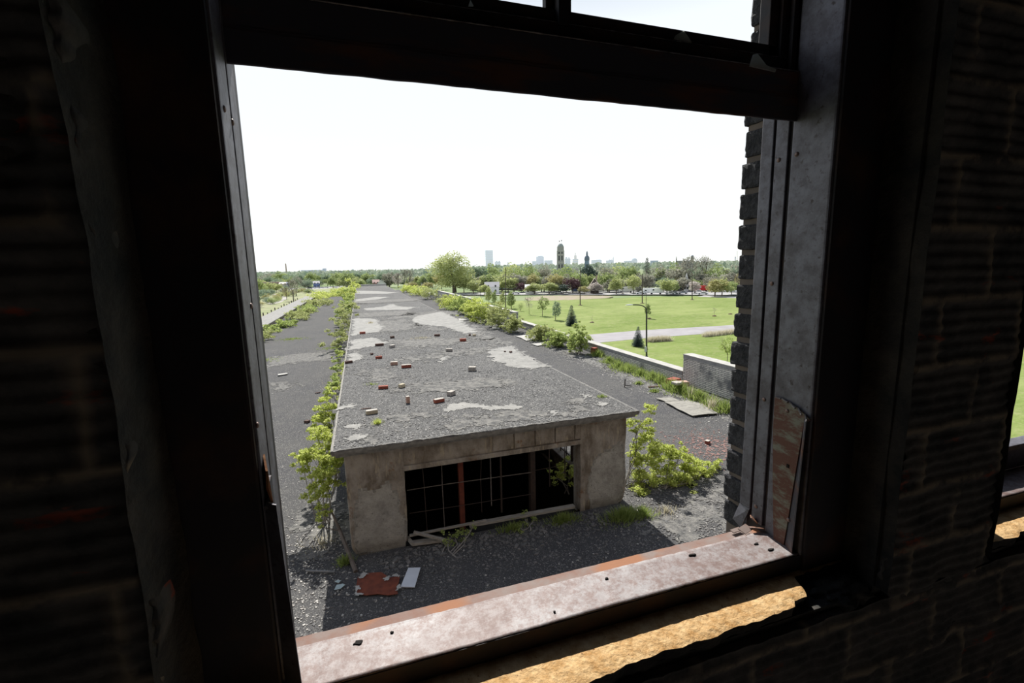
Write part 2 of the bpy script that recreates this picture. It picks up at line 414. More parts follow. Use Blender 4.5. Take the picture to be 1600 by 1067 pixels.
def patch(name, pts, z, mat, cell, amp, seed=1, thr=0.0, nsc=2.2):
    """ragged film on a floor: cells of a grid that lie inside the outline after a noise offset"""
    P = [(p[0], p[1]) for p in pts]; n = len(P)
    x0, x1 = min(p[0] for p in P) - amp, max(p[0] for p in P) + amp; y0, y1 = min(p[1] for p in P) - amp, max(p[1] for p in P) + amp
    cy = max(cell, (y1 - y0) / 160); cx = max(cell, (x1 - x0) / 160)
    gx = np.arange(x0, x1 + cx, cx); gy = np.arange(y0, y1 + cy, cy)
    X, Y = np.meshgrid(gx, gy, indexing='ij')
    ins = np.zeros(X.shape, bool); dist = np.full(X.shape, 1e9)
    for k in range(n):
        ax, ay = P[k]; bx, by = P[(k + 1) % n]
        cond = ((ay > Y) != (by > Y))
        with np.errstate(divide='ignore', invalid='ignore'):
            xi = (bx - ax) * (Y - ay) / ((by - ay) if by != ay else 1e-9) + ax
        ins ^= cond & (X < xi)
        t_ = np.clip(((X - ax) * (bx - ax) + (Y - ay) * (by - ay)) / max(1e-9, (bx - ax) ** 2 + (by - ay) ** 2), 0, 1)
        dist = np.minimum(dist, np.hypot(X - ax - t_ * (bx - ax), Y - ay - t_ * (by - ay)))
    sd = np.where(ins, dist, -dist)
    N = np.array([[noise.fractal(Vector((float(a) * nsc, float(b) * nsc, seed * 3.1)), 0.7, 2, 5) + 0.45 * noise.noise(Vector((float(a) * 19, float(b) * 19, seed))) for b in gy] for a in gx])
    keep = (sd + amp * N) > thr
    rr = np.random.RandomState(seed)
    V = []; idx = {}; Fc = []
    for i in range(len(gx) - 1):
        for j in range(len(gy) - 1):
            if keep[i, j]:
                q = []
                for a, b in ((i, j), (i + 1, j), (i + 1, j + 1), (i, j + 1)):
                    if (a, b) not in idx:
                        idx[(a, b)] = len(V); V.append((gx[a] + rr.uniform(-.4, .4) * cx, gy[b] + rr.uniform(-.4, .4) * cy, z))
                    q.append(idx[(a, b)])
                Fc.append(q)
    return npobj(name, V, Fc, mat)

# ================================================================== ROOM AND WALL
WOFF = 1.62                      # spacing of the windows
OPEN = [(-0.28, 1.03), (1.41, 1.41 + 1.31)]
ZL, ZT = CZ - 0.69, CZ + 1.35    # ledge and head of the masonry openings
FLZ, CLZ = CZ - 1.62, CZ + 2.1
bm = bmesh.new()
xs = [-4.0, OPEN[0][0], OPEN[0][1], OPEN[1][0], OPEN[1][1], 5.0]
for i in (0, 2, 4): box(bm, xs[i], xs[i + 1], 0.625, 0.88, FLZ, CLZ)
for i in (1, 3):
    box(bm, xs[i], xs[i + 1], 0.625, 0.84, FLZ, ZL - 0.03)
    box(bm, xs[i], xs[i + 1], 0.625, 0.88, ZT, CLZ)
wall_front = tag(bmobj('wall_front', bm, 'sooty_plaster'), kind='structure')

def masonry(x0, x1, z0, z1, y, sx_, sz_, seed, rag_l=0.0, rag_r=0.0, rag_t=None, tiltf=0.0):
    """ribbed clay tile face as a height field; returns the mesh object"""
    nx = max(2, int((x1 - x0) / sx_)); nz = max(2, int((z1 - z0) / sz_))
    V = []; J = []
    th, tl = 0.137, 0.27
    for k in range(nz + 1):
        z = z0 + (z1 - z0) * k / nz
        for i in range(nx + 1):
            u = i / nx
            x = x0 + (x1 - x0) * u
            wz = z + 0.006 * noise.noise(Vector((x * 5, z * 5, seed)))
            row = math.floor(wz / th); fz = wz / th - row
            fx = (x / tl + 0.5 * (row % 2) + seed * 0.37) % 1.0
            dz_ = min(fz, 1 - fz) * th; dx_ = min(fx, 1 - fx) * tl
            joint = max(0, 1 - min(dz_, dx_) / (0.011 + 0.006 * noise.noise(Vector((x * 20, z * 20, 3)))))
            rib = math.sin(fz * 2 * PI * 5.5) * 0.0028
            nn = noise.fractal(Vector((x * 14, z * 14, seed)), 1.0, 2.0, 4) * 0.006
            br = noise.noise(Vector((x * 4.1, z * 4.1, seed + 9)))
            chip = -0.012 * max(0, min(1, (br - 0.28) * 8))
            d = (rib + 0.0) * (1 - joint) + joint * 0.004 + nn + chip
            xx = x
            if i == 0 and rag_l: xx += rag_l * noise.fractal(Vector((1, z * 9, seed)), 1.0, 2.0, 3)
            if i == nx and rag_r: xx += rag_r * noise.fractal(Vector((2, z * 9, seed)), 1.0, 2.0, 3)
            zz = z
            if k == nz and rag_t: zz += rag_t(x)
            V.append((xx, y - d, zz)); J.append(joint)
    Fc = []
    for k in range(nz):
        for i in range(nx):
            a = k * (nx + 1) + i
            Fc.append((a, a + 1, a + nx + 2, a + nx + 1))
    # edges return into the wall
    n0 = len(V)
    ring = [k * (nx + 1) for k in range(nz, -1, -1)] + list(range(1, nx + 1)) + [k * (nx + 1) + nx for k in range(1, nz + 1)] + [nz * (nx + 1) + i for i in range(nx - 1, 0, -1)]
    for r in ring: V.append((V[r][0], y + 0.05, V[r][2])); J.append(J[r])
    m = len(ring)
    for q in range(m):
        Fc.append((ring[q], n0 + q, n0 + (q + 1) % m, ring[(q + 1) % m]))
    me = npmesh('tile_facing', V, Fc, True)
    at = me.color_attributes.new('joint', 'FLOAT_COLOR', 'POINT')
    at.data.foreach_set('color', np.array([[j, j, j, 1] for j in J], dtype=np.float32).ravel())
    return link('tile_facing', me, 'tile', wall_front)
masonry(-0.95, OPEN[0][0] + 0.012, FLZ + 0.05, ZT + 0.4, 0.612, 0.010, 0.005, 3, rag_r=0.018)
masonry(OPEN[0][1] + 0.02, OPEN[1][0] + 0.0, ZL - 0.06, ZT + 0.2, 0.612, 0.010, 0.005, 5, rag_l=0.02, rag_r=0.02)
masonry(-0.32, 2.2, FLZ + 0.3, ZL - 0.045, 0.612, 0.012, 0.006, 8)

# plaster build-up on the reveals (a rounded irregular strip each side of the window)
def reveal(x, y0, y1, z0, z1, sgn, seed):
    V = []; Fc = []
    ny, nz = 8, 150
    for k in range(nz + 1):
        z = z0 + (z1 - z0) * k / nz
        for j in range(ny + 1):
            u = j / ny; y = y0 + (y1 - y0) * u
            d = 0.006 * (1 - u) ** 3 + 0.006 * noise.fractal(Vector((y * 9, z * 6, seed)), 1, 2, 4)
            V.append((x + sgn * d, y, z))
    for k in range(nz):
        for j in range(ny):
            a = k * (ny + 1) + j; Fc.append((a, a + 1, a + ny + 2, a + ny + 1))
    return npobj('plaster_reveal', V, Fc, 'sooty_plaster', wall_front, smooth=True)
reveal(OPEN[0][0] + 0.018, 0.600, 0.712, ZL - 0.02, ZT, -1, 4)
reveal(OPEN[0][1] + 0.004, 0.600, 0.700, ZL - 0.02, ZT, 1, 6)
reveal(OPEN[1][0] - 0.01, 0.600, 0.712, ZL - 0.02, ZT, -1, 8)

# the broken clay ledge under the sill
def ledge(x0, x1, dx, prof, seed):
    V = []; Fc = []
    nx, ny = int((x1 - x0) / 0.007), 12
    for i in range(nx + 1):
        x = x0 + (x1 - x0) * i / nx
        ye = prof(x)
        for j in range(ny + 1):
            u = j / ny; y = 0.715 + (ye - 0.715) * u
            z = CZ - 0.690 + 0.0012 * noise.fractal(Vector((x * 40, y * 40, seed)), 1, 2, 3) - 0.004 * u ** 6
            V.append((x + dx, y, z))
        V.append((x + dx, ye + 0.004, CZ - 0.705 + 0.006 * noise.noise(Vector((x * 40, 1, seed)))))
        V.append((x + dx, ye + 0.012 + 0.008 * noise.noise(Vector((x * 12, 4, seed))), CZ - 0.735))
        V.append((x + dx, 0.64, CZ - 0.74))
    m = ny + 4; mi = []
    for i in range(nx):
        for j in range(m - 1):
            a = i * m + j; Fc.append((a, a + 1, a + m + 1, a + m)); mi.append(0 if j < ny else 1)
    return npobj('broken_ledge', V, Fc, ['breakedge', 'sooty_plaster'], wall_front, mi=mi)
EDGE = [(-0.3, .575), (0.0, .585), (.30, .603), (.40, .615), (.48, .617), (.55, .615), (.595, .613), (.63, .621), (.70, .616), (.75, .619), (.80, .622), (.812, .635), (.85, .634), (.862, .655), (.875, .690), (1.04, .695)]
def prof(x):
    for (a, ya), (b, yb) in zip(EDGE, EDGE[1:]):
        if a <= x <= b:
            y = ya + (yb - ya) * (x - a) / (b - a); break
    else: y = .6
    return y + 0.0045 * noise.fractal(Vector((x * 28, 7, 1)), 1, 2, 4)
lg = ledge(-0.28, 1.03, 0, prof, 1); lg['label'] = 'pale broken clay ledge lit by the sun'
ledge(-0.28, 1.03, OPEN[1][0] + 0.28, lambda x: 0.62 + 0.012 * noise.fractal(Vector((x * 14, 3, 1)), 1, 2, 4), 2)
# dark plaster in the right-hand corner of the ledge
bm = bmesh.new()
rr = bmesh.ops.create_icosphere(bm, subdivisions=4, radius=1)
for v in bm.verts:
    p = v.co.copy(); n_ = 1 + 0.35 * noise.fractal(p * 2.2, 1, 2, 4)
    v.co = Vector((0.965 + p.x * 0.075 * n_, 0.650 + p.y * 0.038 * n_, CZ - 0.724 + p.z * 0.026 * n_))
bmobj('mortar_lump', bm, 'sooty_plaster', wall_front, smooth=True)

tag(boxobj('floor', -4, 5, -4.5, 0.625, FLZ - 0.2, FLZ, 'room_floor'), kind='structure')
tag(boxobj('ceiling', -4, 5, -4.5, 0.625, CLZ, CLZ + 0.2, 'room_wall'), kind='structure')
tag(boxobj('wall_back', -4, 5, -4.7, -4.5, FLZ, CLZ, 'room_wall'), kind='structure')
tag(boxobj('wall_left', -4.2, -4, -4.5, 0.88, FLZ, CLZ, 'room_wall'), kind='structure')
tag(boxobj('wall_right', 5, 5.2, -4.5, 0.88, FLZ, CLZ, 'room_wall'), kind='structure')

# outer brick facing of the tower, with real bricks on the reveals
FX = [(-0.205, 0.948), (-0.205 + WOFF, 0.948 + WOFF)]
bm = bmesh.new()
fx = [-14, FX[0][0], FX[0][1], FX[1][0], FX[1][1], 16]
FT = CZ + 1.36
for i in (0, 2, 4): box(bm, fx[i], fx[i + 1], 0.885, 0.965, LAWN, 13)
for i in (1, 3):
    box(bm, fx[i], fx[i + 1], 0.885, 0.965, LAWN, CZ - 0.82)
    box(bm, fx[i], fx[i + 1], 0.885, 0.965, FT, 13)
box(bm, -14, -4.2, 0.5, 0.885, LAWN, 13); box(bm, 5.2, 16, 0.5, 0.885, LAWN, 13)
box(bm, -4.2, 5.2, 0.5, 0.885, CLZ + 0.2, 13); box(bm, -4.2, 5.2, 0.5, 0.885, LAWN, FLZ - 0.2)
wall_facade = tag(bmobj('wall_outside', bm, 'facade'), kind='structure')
def brick_edge(x, sgn, name):
    """rough brick ends on one reveal; x = plane of the reveal"""
    bm = bmesh.new(); rnd = random.Random(int(x * 100) + 50)
    z = CZ - 0.72; k = 0
    while z < FT:
        j = rnd.uniform(-0.003, 0.005)
        w = 0.045
        a, b = (x - j, x + w) if sgn > 0 else (x - w, x + j)
        vs = box(bm, a, b, 0.884, 0.972 + rnd.uniform(-0.003, 0.004), z, z + 0.062, 0.006)
        z += 0.0755; k += 1
    bmesh.ops.subdivide_edges(bm, edges=[e_ for e_ in bm.edges if e_.calc_length() > 0.03], cuts=5, use_grid_fill=True)
    for v in bm.verts:
        v.co += Vector((noise.noise(v.co * 90), noise.noise(v.co * 90 + Vector((5, 5, 5))), noise.noise(v.co * 90 + Vector((9, 1, 3))))) * 0.0028
    bmobj(name, bm, 'facade_brick', wall_facade)
    bm = bmesh.new()
    a, b = (x + 0.007, x + 0.05) if sgn > 0 else (x - 0.05, x - 0.007)
    box(bm, a, b, 0.885, 0.962, CZ - 0.74, FT)
    bmobj('mortar_bed', bm, 'facade_mortar', wall_facade)
brick_edge(FX[0][1] - 0.006, 1, 'brick_reveal')
brick_edge(FX[0][0] + 0.006, -1, 'brick_reveal')
brick_edge(FX[1][1] - 0.006, 1, 'brick_reveal')
brick_edge(FX[1][0] + 0.006, -1, 'brick_reveal')

# ================================================================== THE STEEL WINDOW
win = empty('window_1', (0, 0, 0), kind='structure')
Z = lambda v: CZ + v
XL, XR = -0.155, 0.900
HT = 1.34
def wbox(name, x0, x1, y0, y1, z0, z1, mat, bev=0.0015, parent=None, label=None):
    o = boxobj(name, x0, x1, y0, y1, Z(z0), Z(z1), mat, parent or win, bev)
    if label: o['label'] = label
    return o
# casings facing the room
wbox('casing', -0.282, XL - 0.004, 0.716, 0.86, -0.69, HT, 'black', 0.004)
wbox('casing', XR + 0.006, 1.032, 0.694, 0.86, -0.69, HT, 'black', 0.004)
# jambs
wbox('jamb', XL - 0.02, XL, 0.722, 0.776, -0.655, HT, 'patina', 0.003)
wbox('jamb', XR, XR + 0.03, 0.700, 0.7955, -0.655, HT, 'patina', 0.004)
# sash guides
wbox('sash_guide', XL - 0.02, XL, 0.781, 0.803, -0.655, HT, 'patina', 0.002)
wbox('sash_guide', XL - 0.02, XL - 0.002, 0.809, 0.832, -0.65, HT, 'patina', 0.002)
wbox('sash_guide', XR, XR + 0.02, 0.805, 0.837, -0.64, HT, 'patina', 0.002)
g_ = wbox('sash_guide', XR, XR + 0.02, 0.844, 0.876, -0.615, HT, 'patina', 0.002)
bm = bmesh.new()
vs = [bm.verts.new(p) for p in ((XR, 0.844, Z(-0.615)), (XR, 0.876, Z(-0.615)), (XR - 0.012, 0.884, Z(-0.66)), (XR - 0.010, 0.858, Z(-0.672)))]
f_ = bm.faces.new(vs)
r_ = bmesh.ops.extrude_face_region(bm, geom=[f_])
for v in [x for x in r_['geom'] if isinstance(x, bmesh.types.BMVert)]: v.co.x += 0.003
o_ = bmobj('bent_tab', bm, 'patina', g_); o_['label'] = 'bent torn end of the sash guide'
wbox('guide_back', XR + 0.018, XR + 0.04, 0.79, 0.885, -0.66, HT, 'black')
wbox('guide_back', XL - 0.04, XL - 0.018, 0.77, 0.885, -0.66, HT, 'black')
# header beam with its ledge
hb = bmesh.new()
box(hb, XL - 0.02, XR + 0.0, 0.786, 0.792, Z(0.294), Z(0.34), 0.0025)
box(hb, XL - 0.02, XR + 0.0, 0.788, 0.845, Z(0.325), Z(0.345), 0.0025)
box(hb, XL - 0.02, XR + 0.0, 0.790, 0.86, Z(0.334), Z(0.392), 0.002)
bmesh.ops.subdivide_edges(hb, edges=[x for x in hb.edges if x.calc_length() > 0.5], cuts=160)
for v in hb.verts:
    v.co += Vector((0, noise.noise(v.co * 14) * 0.0012, noise.noise(v.co * 25) * 0.0010))
bmobj('header_beam', hb, 'header', win)['label'] = 'dark rusty cross beam of the window'
# upper sash
sash = bmesh.new()
box(sash, XL - 0.0, XR, 0.812, 0.845, Z(0.39), Z(0.425), 0.002)
box(sash, XL + 0.01, XR - 0.01, 0.822, 0.845, Z(0.42), Z(0.452), 0.002)
box(sash, XR - 0.052, XR, 0.822, 0.850, Z(0.39), Z(1.2), 0.002)
box(sash, XR - 0.03, XR - 0.01, 0.812, 0.83, Z(0.42), Z(1.2), 0.002)
box(sash, XR - 0.012, XR, 0.800, 0.83, Z(0.39), Z(1.2), 0.002)
box(sash, XL, XL + 0.05, 0.812, 0.845, Z(0.39), Z(1.2), 0.002)
box(sash, XL, XR, 0.812, 0.85, Z(1.15), Z(1.2), 0.002)
so = bmobj('upper_sash', sash, 'black', win)
mu = bmesh.new()
box(mu, 0.347, 0.397, 0.828, 0.845, Z(0.42), Z(1.16), 0.002)
box(mu, 0.362, 0.382, 0.806, 0.83, Z(0.42), Z(1.16), 0.002)
bmobj('muntin', mu, 'black', so)
simple('edge_glint', (0.45, 0.45, 0.47), (0.10, 0.09, 0.09), 35, rough=0.3, metal=0.8)
we = bmesh.new()  # thin pale rods added to draw the sky glint along both edges
for i in range(110):
    xa = XL + (XR - XL) * i / 110; xb = XL + (XR - XL) * (i + 1) / 110
    tube(we, (xa, 0.7895, Z(0.3925)), (xb, 0.7895, Z(0.3925)), 0.0009 + 0.0012 * max(0, noise.noise(Vector((xa * 40, 1, 1)))), n=6)
    tube(we, (xa, 0.8115, Z(0.4255)), (xb, 0.8115, Z(0.4255)), 0.0006 + 0.0009 * max(0, noise.noise(Vector((xa * 50, 5, 1)))), n=6)
bmobj('edge_glint', we, 'edge_glint', win)['label'] = 'modelled sky glint along the edge of the cross beam'
# glass left in the putty
t = NT('shard_glass', 0.08, 0, 0.5)
t.b.inputs['Transmission Weight'].default_value = 0.6
t.col(t.mix(t.ramp(t.noise(60), 0.4, 0.6), (0.62, 0.68, 0.62), (0.85, 0.88, 0.86))); M['shard'] = t.m
tr_ = t.n.new('ShaderNodeBsdfTranslucent'); tr_.inputs[0].default_value = (.8, .82, .75, 1); ms_ = t.n.new('ShaderNodeMixShader'); ms_.inputs[0].default_value = .5
t.l.new(t.b.outputs[0], ms_.inputs[1]); t.l.new(tr_.outputs[0], ms_.inputs[2]); t.l.new(ms_.outputs[0], t.n['Material Output'].inputs[0])
def shard(px, pts, label, Y=0.818):
    bm = bmesh.new()
    V = []
    for (x, y) in pts:
        p = at_y(x, y, Y); V.append(p)
    a = [bm.verts.new(p) for p in V]; b = [bm.verts.new(p + Vector((0, 0.003, 0))) for p in V]
    bm.faces.new(a); bm.faces.new(b[::-1]); n = len(V)
    for i in range(n): bm.faces.new((a[i], a[(i + 1) % n], b[(i + 1) % n], b[i]))
    o = bmobj('glass_shard', bm, 'shard', so); o['label'] = label
shard(0, [(1054, 60), (1056, 55), (1068, 48), (1074, 55), (1081, 66)], 'jagged glass stump on the bottom rail')
shard(0, [(1172, 103), (1178, 85), (1184, 84), (1198, 102), (1213, 108), (1212, 112)], 'jagged glass stump in the corner of the sash', 0.787)
shard(0, [(732, 9), (735, 0), (740, 9)], 'small yellowed glass point', 0.808)
# sill
sm = bmesh.new()
nx = 130; ny = 14
pr = []
for i in range(nx + 1):
    x = XL - 0.01 + (XR + 0.004 - XL + 0.01) * i / nx
    row = []
    y1 = 0.800 if x < 0.82 else 0.800 - (x - 0.82) * 0.02
    for j in range(ny + 1):
        y = 0.702 + (y1 - 0.702) * j / ny
        z = -0.650 + 0.0022 * noise.noise(Vector((x * 5, y * 5, 2))) + 0.0008 * noise.noise(Vector((x * 40, y * 40, 2)))
        row.append(sm.verts.new((x, y + (0.0012 * noise.noise(Vector((x * 60, 3, 2))) if j in (0, ny) else 0), Z(z))))
    pr.append(row)
for i in range(nx):
    for j in range(ny): sm.faces.new((pr[i][j], pr[i + 1][j], pr[i + 1][j + 1], pr[i][j + 1]))
sill = bmobj('sill_plate', sm, 'sill', win, smooth=True)
mod = sill.modifiers.new('thick', 'SOLIDIFY'); mod.thickness = 0.005; mod.offset = -1
wbox('sill_upstand', XL - 0.01, XR + 0.004, 0.7005, 0.7045, -0.692, -0.6525, 'black', 0.0, label='dark drop face of the sill')
lip = bmesh.new()
rows = []
for i in range(nx + 1):
    x = XL - 0.03 + (XR + 0.06 - XL) * i / nx
    n1 = 0.0014 * noise.noise(Vector((x * 45, 3, 7)))
    rows.append([lip.verts.new((x, y, Z(z))) for y, z in ((0.795, -0.660), (0.806, -0.6585), (0.838 + n1, -0.661), (0.840 + n1, -0.70), (0.795, -0.70))])
for i in range(nx):
    for j in range(4): lip.faces.new((rows[i][j], rows[i + 1][j], rows[i + 1][j + 1], rows[i][j + 1]))
bmobj('sill_lip', lip, 'rustlip', win)['label'] = 'orange rusted outer lip of the sill'
def hole(px, py, w, h, seed):
    c = at_z(px, py, Z(-0.6475)); rnd = random.Random(seed)
    bm = bmesh.new()
    pts = [(c.x + math.cos(a) * w * rnd.uniform(.6, 1.2), c.y + math.sin(a) * h * rnd.uniform(.5, 1.2)) for a in [i * PI / 4.5 for i in range(9)]]
    prism(bm, pts, Z(-0.652), Z(-0.6472))  # raised dark blot, plate is not pierced
    bmobj('painted_rust_hole', bm, 'hole', sill)['label'] = 'dark blot painted as a rust hole on the sill plate'
hole(560, 1003, 0.009, 0.0055, 1); hole(612, 987, 0.003, 0.002, 2); hole(948, 903, 0.004, 0.003, 3)
hole(1082, 866, 0.010, 0.0028, 4); hole(1182, 849, 0.006, 0.0028, 5); hole(1204, 858, 0.009, 0.003, 6); hole(866, 955, 0.003, 0.002, 7)
# torn flakes at the far corner of the sill
bm = bmesh.new()
for (cx, cy, w, d, r, zt) in ((0.86, 0.815, 0.035, 0.02, 0.3, -0.645), (0.885, 0.806, 0.03, 0.022, -0.5, -0.642), (0.845, 0.828, 0.03, 0.012, 0.1, -0.652), (0.893, 0.822, 0.014, 0.02, 0.9, -0.63)):
    mt = Matrix.Translation((cx, cy, Z(zt))) @ Matrix.Rotation(r, 4, 'Z') @ Matrix.Rotation(r * 0.8, 4, 'X')
    box(bm, -w / 2, w / 2, -d / 2, d / 2, -0.001, 0.001, 0, mat=mt)
bmobj('rust_flake', bm, 'rustlip', win)
simple('orange_rust', (0.36, 0.18, 0.09), (0.20, 0.075, 0.035), 60, bump=.5, bd=.002)
# brackets (hinge plates) on both jambs
def bracket(side):
    bm = bmesh.new()
    # outline in the jamb plane (Y, Z)
    if side > 0:
        top = [(0.789, -0.307), (0.772, -0.306), (0.752, -0.309), (0.730, -0.316), (0.712, -0.325), (0.697, -0.334)]
        low = [(0.712, -0.345), (0.722, -0.46), (0.731, -0.575), (0.738, -0.652), (0.765, -0.652), (0.779, -0.51), (0.788, -0.38)]
        X = XR - 0.0045; dx = 0.004
    else:
        top = [(0.758, -0.309), (0.755, -0.309), (0.752, -0.309), (0.735, -0.316), (0.722, -0.325), (0.706, -0.334)]
        low = [(0.716, -0.345), (0.722, -0.46), (0.728, -0.575), (0.732, -0.652), (0.750, -0.652), (0.756, -0.51), (0.758, -0.38)]
        X = XL + 0.0005; dx = 0.004
    pts = top + low
    a = [bm.verts.new((X, y, Z(z))) for y, z in pts]; b = [bm.verts.new((X + dx, y, Z(z))) for y, z in pts]
    n = len(pts); bm.faces.new(a); bm.faces.new(b[::-1])
    for i in range(n): bm.faces.new((a[i], a[(i + 1) % n], b[(i + 1) % n], b[i]))
    br = bmobj('hinge_plate', bm, 'bracket' if side > 0 else 'header', win)
    br['label'] = 'rust streaked plate with a curved top on the jamb'
    fl = bmesh.new()
    w0, w1 = (0.026, 0.022)
    x0 = XR if side > 0 else XL
    s = -1 if side > 0 else 1
    q = [((x0, 0.700, Z(-0.334)), (x0 + s * w0, 0.700, Z(-0.334))), ((x0, 0.726, Z(-0.655)), (x0 + s * w1, 0.712, Z(-0.655)))]
    if side > 0:
        q = [((x0, 0.712, Z(-0.334)), (x0 - 0.020, 0.694, Z(-0.334))), ((x0, 0.738, Z(-0.656)), (x0 - 0.014, 0.708, Z(-0.656)))]
    else:
        q = [((x0, 0.716, Z(-0.334)), (x0 + 0.017, 0.704, Z(-0.334))), ((x0, 0.722, Z(-0.70)), (x0 + 0.028, 0.700, Z(-0.70)))]
    a = [fl.verts.new(q[0][0]), fl.verts.new(q[0][1]), fl.verts.new(q[1][1]), fl.verts.new(q[1][0])]
    f = fl.faces.new(a)
    r = bmesh.ops.extrude_face_region(fl, geom=[f])
    for v in [x for x in r['geom'] if isinstance(x, bmesh.types.BMVert)]: v.co.y += 0.0035
    bmobj('plate_flange', fl, 'patina' if side < 0 else 'header', br)
    # curved rim along the top
    rm = bmesh.new()
    for (y0, z0), (y1, z1) in (zip(top, top[1:]) if side > 0 else []):
        tube(rm, (x0 + s * 0.003, y0, Z(z0)), (x0 + s * (0.003 + 0.012 * (0.79 - y1) / 0.09), y1, Z(z1)), 0.0022, n=6)
    if side > 0: bmobj('plate_rim', rm, 'pale_iron', br)
    else:
        rm.free(); rm = bmesh.new()
        fin = [(-0.153, 0.742, -0.268), (-0.146, 0.716, -0.285), (-0.147, 0.712, -0.31), (-0.143, 0.714, -0.334), (-0.154, 0.755, -0.350), (-0.154, 0.75, -0.30)]
        a = [rm.verts.new((x, y, Z(z))) for x, y, z in fin]; rm.faces.new(a)
        r = bmesh.ops.extrude_face_region(rm, geom=list(rm.faces))
        for v in [x for x in r['geom'] if isinstance(x, bmesh.types.BMVert)]: v.co.x -= .003
        bmobj('rust_fin', rm, 'orange_rust', br)
    return br
br = bracket(1); brl = bracket(-1)
def rivet(px, py, X, r, parent, s=-1):
    p = at_x(px, py, X); bm = bmesh.new()
    bmesh.ops.create_uvsphere(bm, u_segments=14, v_segments=8, radius=r)
    for v in bm.verts: v.co = Vector((v.co.x * 0.6, v.co.y, v.co.z)) + p
    bmobj('rivet', bm, 'rivet', parent, smooth=True)
for px, py in ((1217, 250), (1206, 443), (1194, 624), (1181, 791)): rivet(px, py, XR, 0.0052, win)
rivet(1245, 241, XR, 0.0052, win)
for px, py in ((1230, 642), (1232, 812)): rivet(px, py, XR - 0.0045, 0.0048, br)
p_ = at_x(1231, 728, XR - 0.005)
boxobj('painted_bolt_hole', p_.x - 0.001, p_.x + 0.002, p_.y - 0.003, p_.y + 0.003, p_.z - 0.004, p_.z + 0.004, 'hole', br)
for px, py in ((350, 170), (363, 191), (392, 478), (402, 664)): rivet(px, py, XL, 0.0045, win)

# second window: same steelwork, with its lower sash still closed
w2 = copy_tree(win)
w2.name = 'window_2'; w2.location = (WOFF, 0, 0)
bm = bmesh.new()
box(bm, XL, XR, 0.80, 0.83, Z(-0.650), Z(-0.575), 0.002)
box(bm, XL, XR, 0.795, 0.835, Z(-0.585), Z(-0.570), 0.002)
box(bm, XL, XL + 0.04, 0.80, 0.83, Z(-0.65), Z(0.3), 0.002)
box(bm, XR - 0.04, XR, 0.80, 0.83, Z(-0.65), Z(0.3), 0.002)
bmobj('lower_sash', bm, 'patina', w2)

# ================================================================== PLATFORM ROOF (DECK) AND CONCOURSE
DX0, DX1, DY0, DY1 = -9.6, 12.2, 0.97, 118.0
MX0, MX1, MY0, MY1 = -0.42, 4.68, 7.36, 93.0     # clerestory walls
bm = bmesh.new()
def gridslab(bm, x0, x1, y0, y1, z0, z1, step, amp, seed):
    """slab whose top is gently uneven"""
    nx = max(1, int((x1 - x0) / step)); ny = max(1, int((y1 - y0) / step))
    T = []
    for i in range(nx + 1):
        r = []
        for j in range(ny + 1):
            x = x0 + (x1 - x0) * i / nx; y = y0 + (y1 - y0) * j / ny
            k = 0 if i in (0, nx) or j in (0, ny) else 1
            r.append(bm.verts.new((x, y, z1 + k * amp * noise.fractal(Vector((x * 1.3, y * 1.3, seed)), 1, 2, 4))))
        T.append(r)
    for i in range(nx):
        for j in range(ny): bm.faces.new((T[i][j], T[i + 1][j], T[i + 1][j + 1], T[i][j + 1]))
    b = [bm.verts.new((x, y, z0)) for x, y in ((x0, y0), (x1, y0), (x1, y1), (x0, y1))]
    bm.faces.new(b[::-1])
    e0 = [T[i][0] for i in range(nx + 1)]; e1 = [T[nx][j] for j in range(ny + 1)]
    e2 = [T[i][ny] for i in range(nx, -1, -1)]; e3 = [T[0][j] for j in range(ny, -1, -1)]
    for side, (p, q) in zip((e0, e1, e2, e3), ((0, 1), (1, 2), (2, 3), (3, 0))):
        bm.faces.new([b[p], b[q]] + side[::-1])
gridslab(bm, DX0, DX1, DY0, MY0, -0.4, 0, 0.16, 0.005, 1)
gridslab(bm, DX0, MX0 + 0.1, MY0, MY1, -0.4, 0, 0.5, 0.005, 2)
gridslab(bm, MX1 - 0.1, DX1, MY0, MY1, -0.4, 0, 0.5, 0.005, 3)
gridslab(bm, DX0, DX1, MY1, DY1, -0.4, 0, 1.0, 0.015, 4)
deck = tag(bmobj('floor_roof_deck', bm, 'deck'), kind='structure')
deck.name = 'floor_outside'
bm = bmesh.new()
box(bm, DX0 + 0.05, DX1 - 0.05, 0.97, 1.2, LAWN, -0.4); box(bm, DX0 + 0.05, DX1 - 0.05, DY1 - 0.3, DY1 - 0.05, LAWN, -0.4)
box(bm, DX0 + 0.05, DX0 + 0.35, 0.97, DY1, LAWN, -0.4); box(bm, DX1 - 0.35, DX1 - 0.05, 0.97, DY1, LAWN, -0.4)
tag(bmobj('wall_concourse', bm, 'facade'), kind='structure')
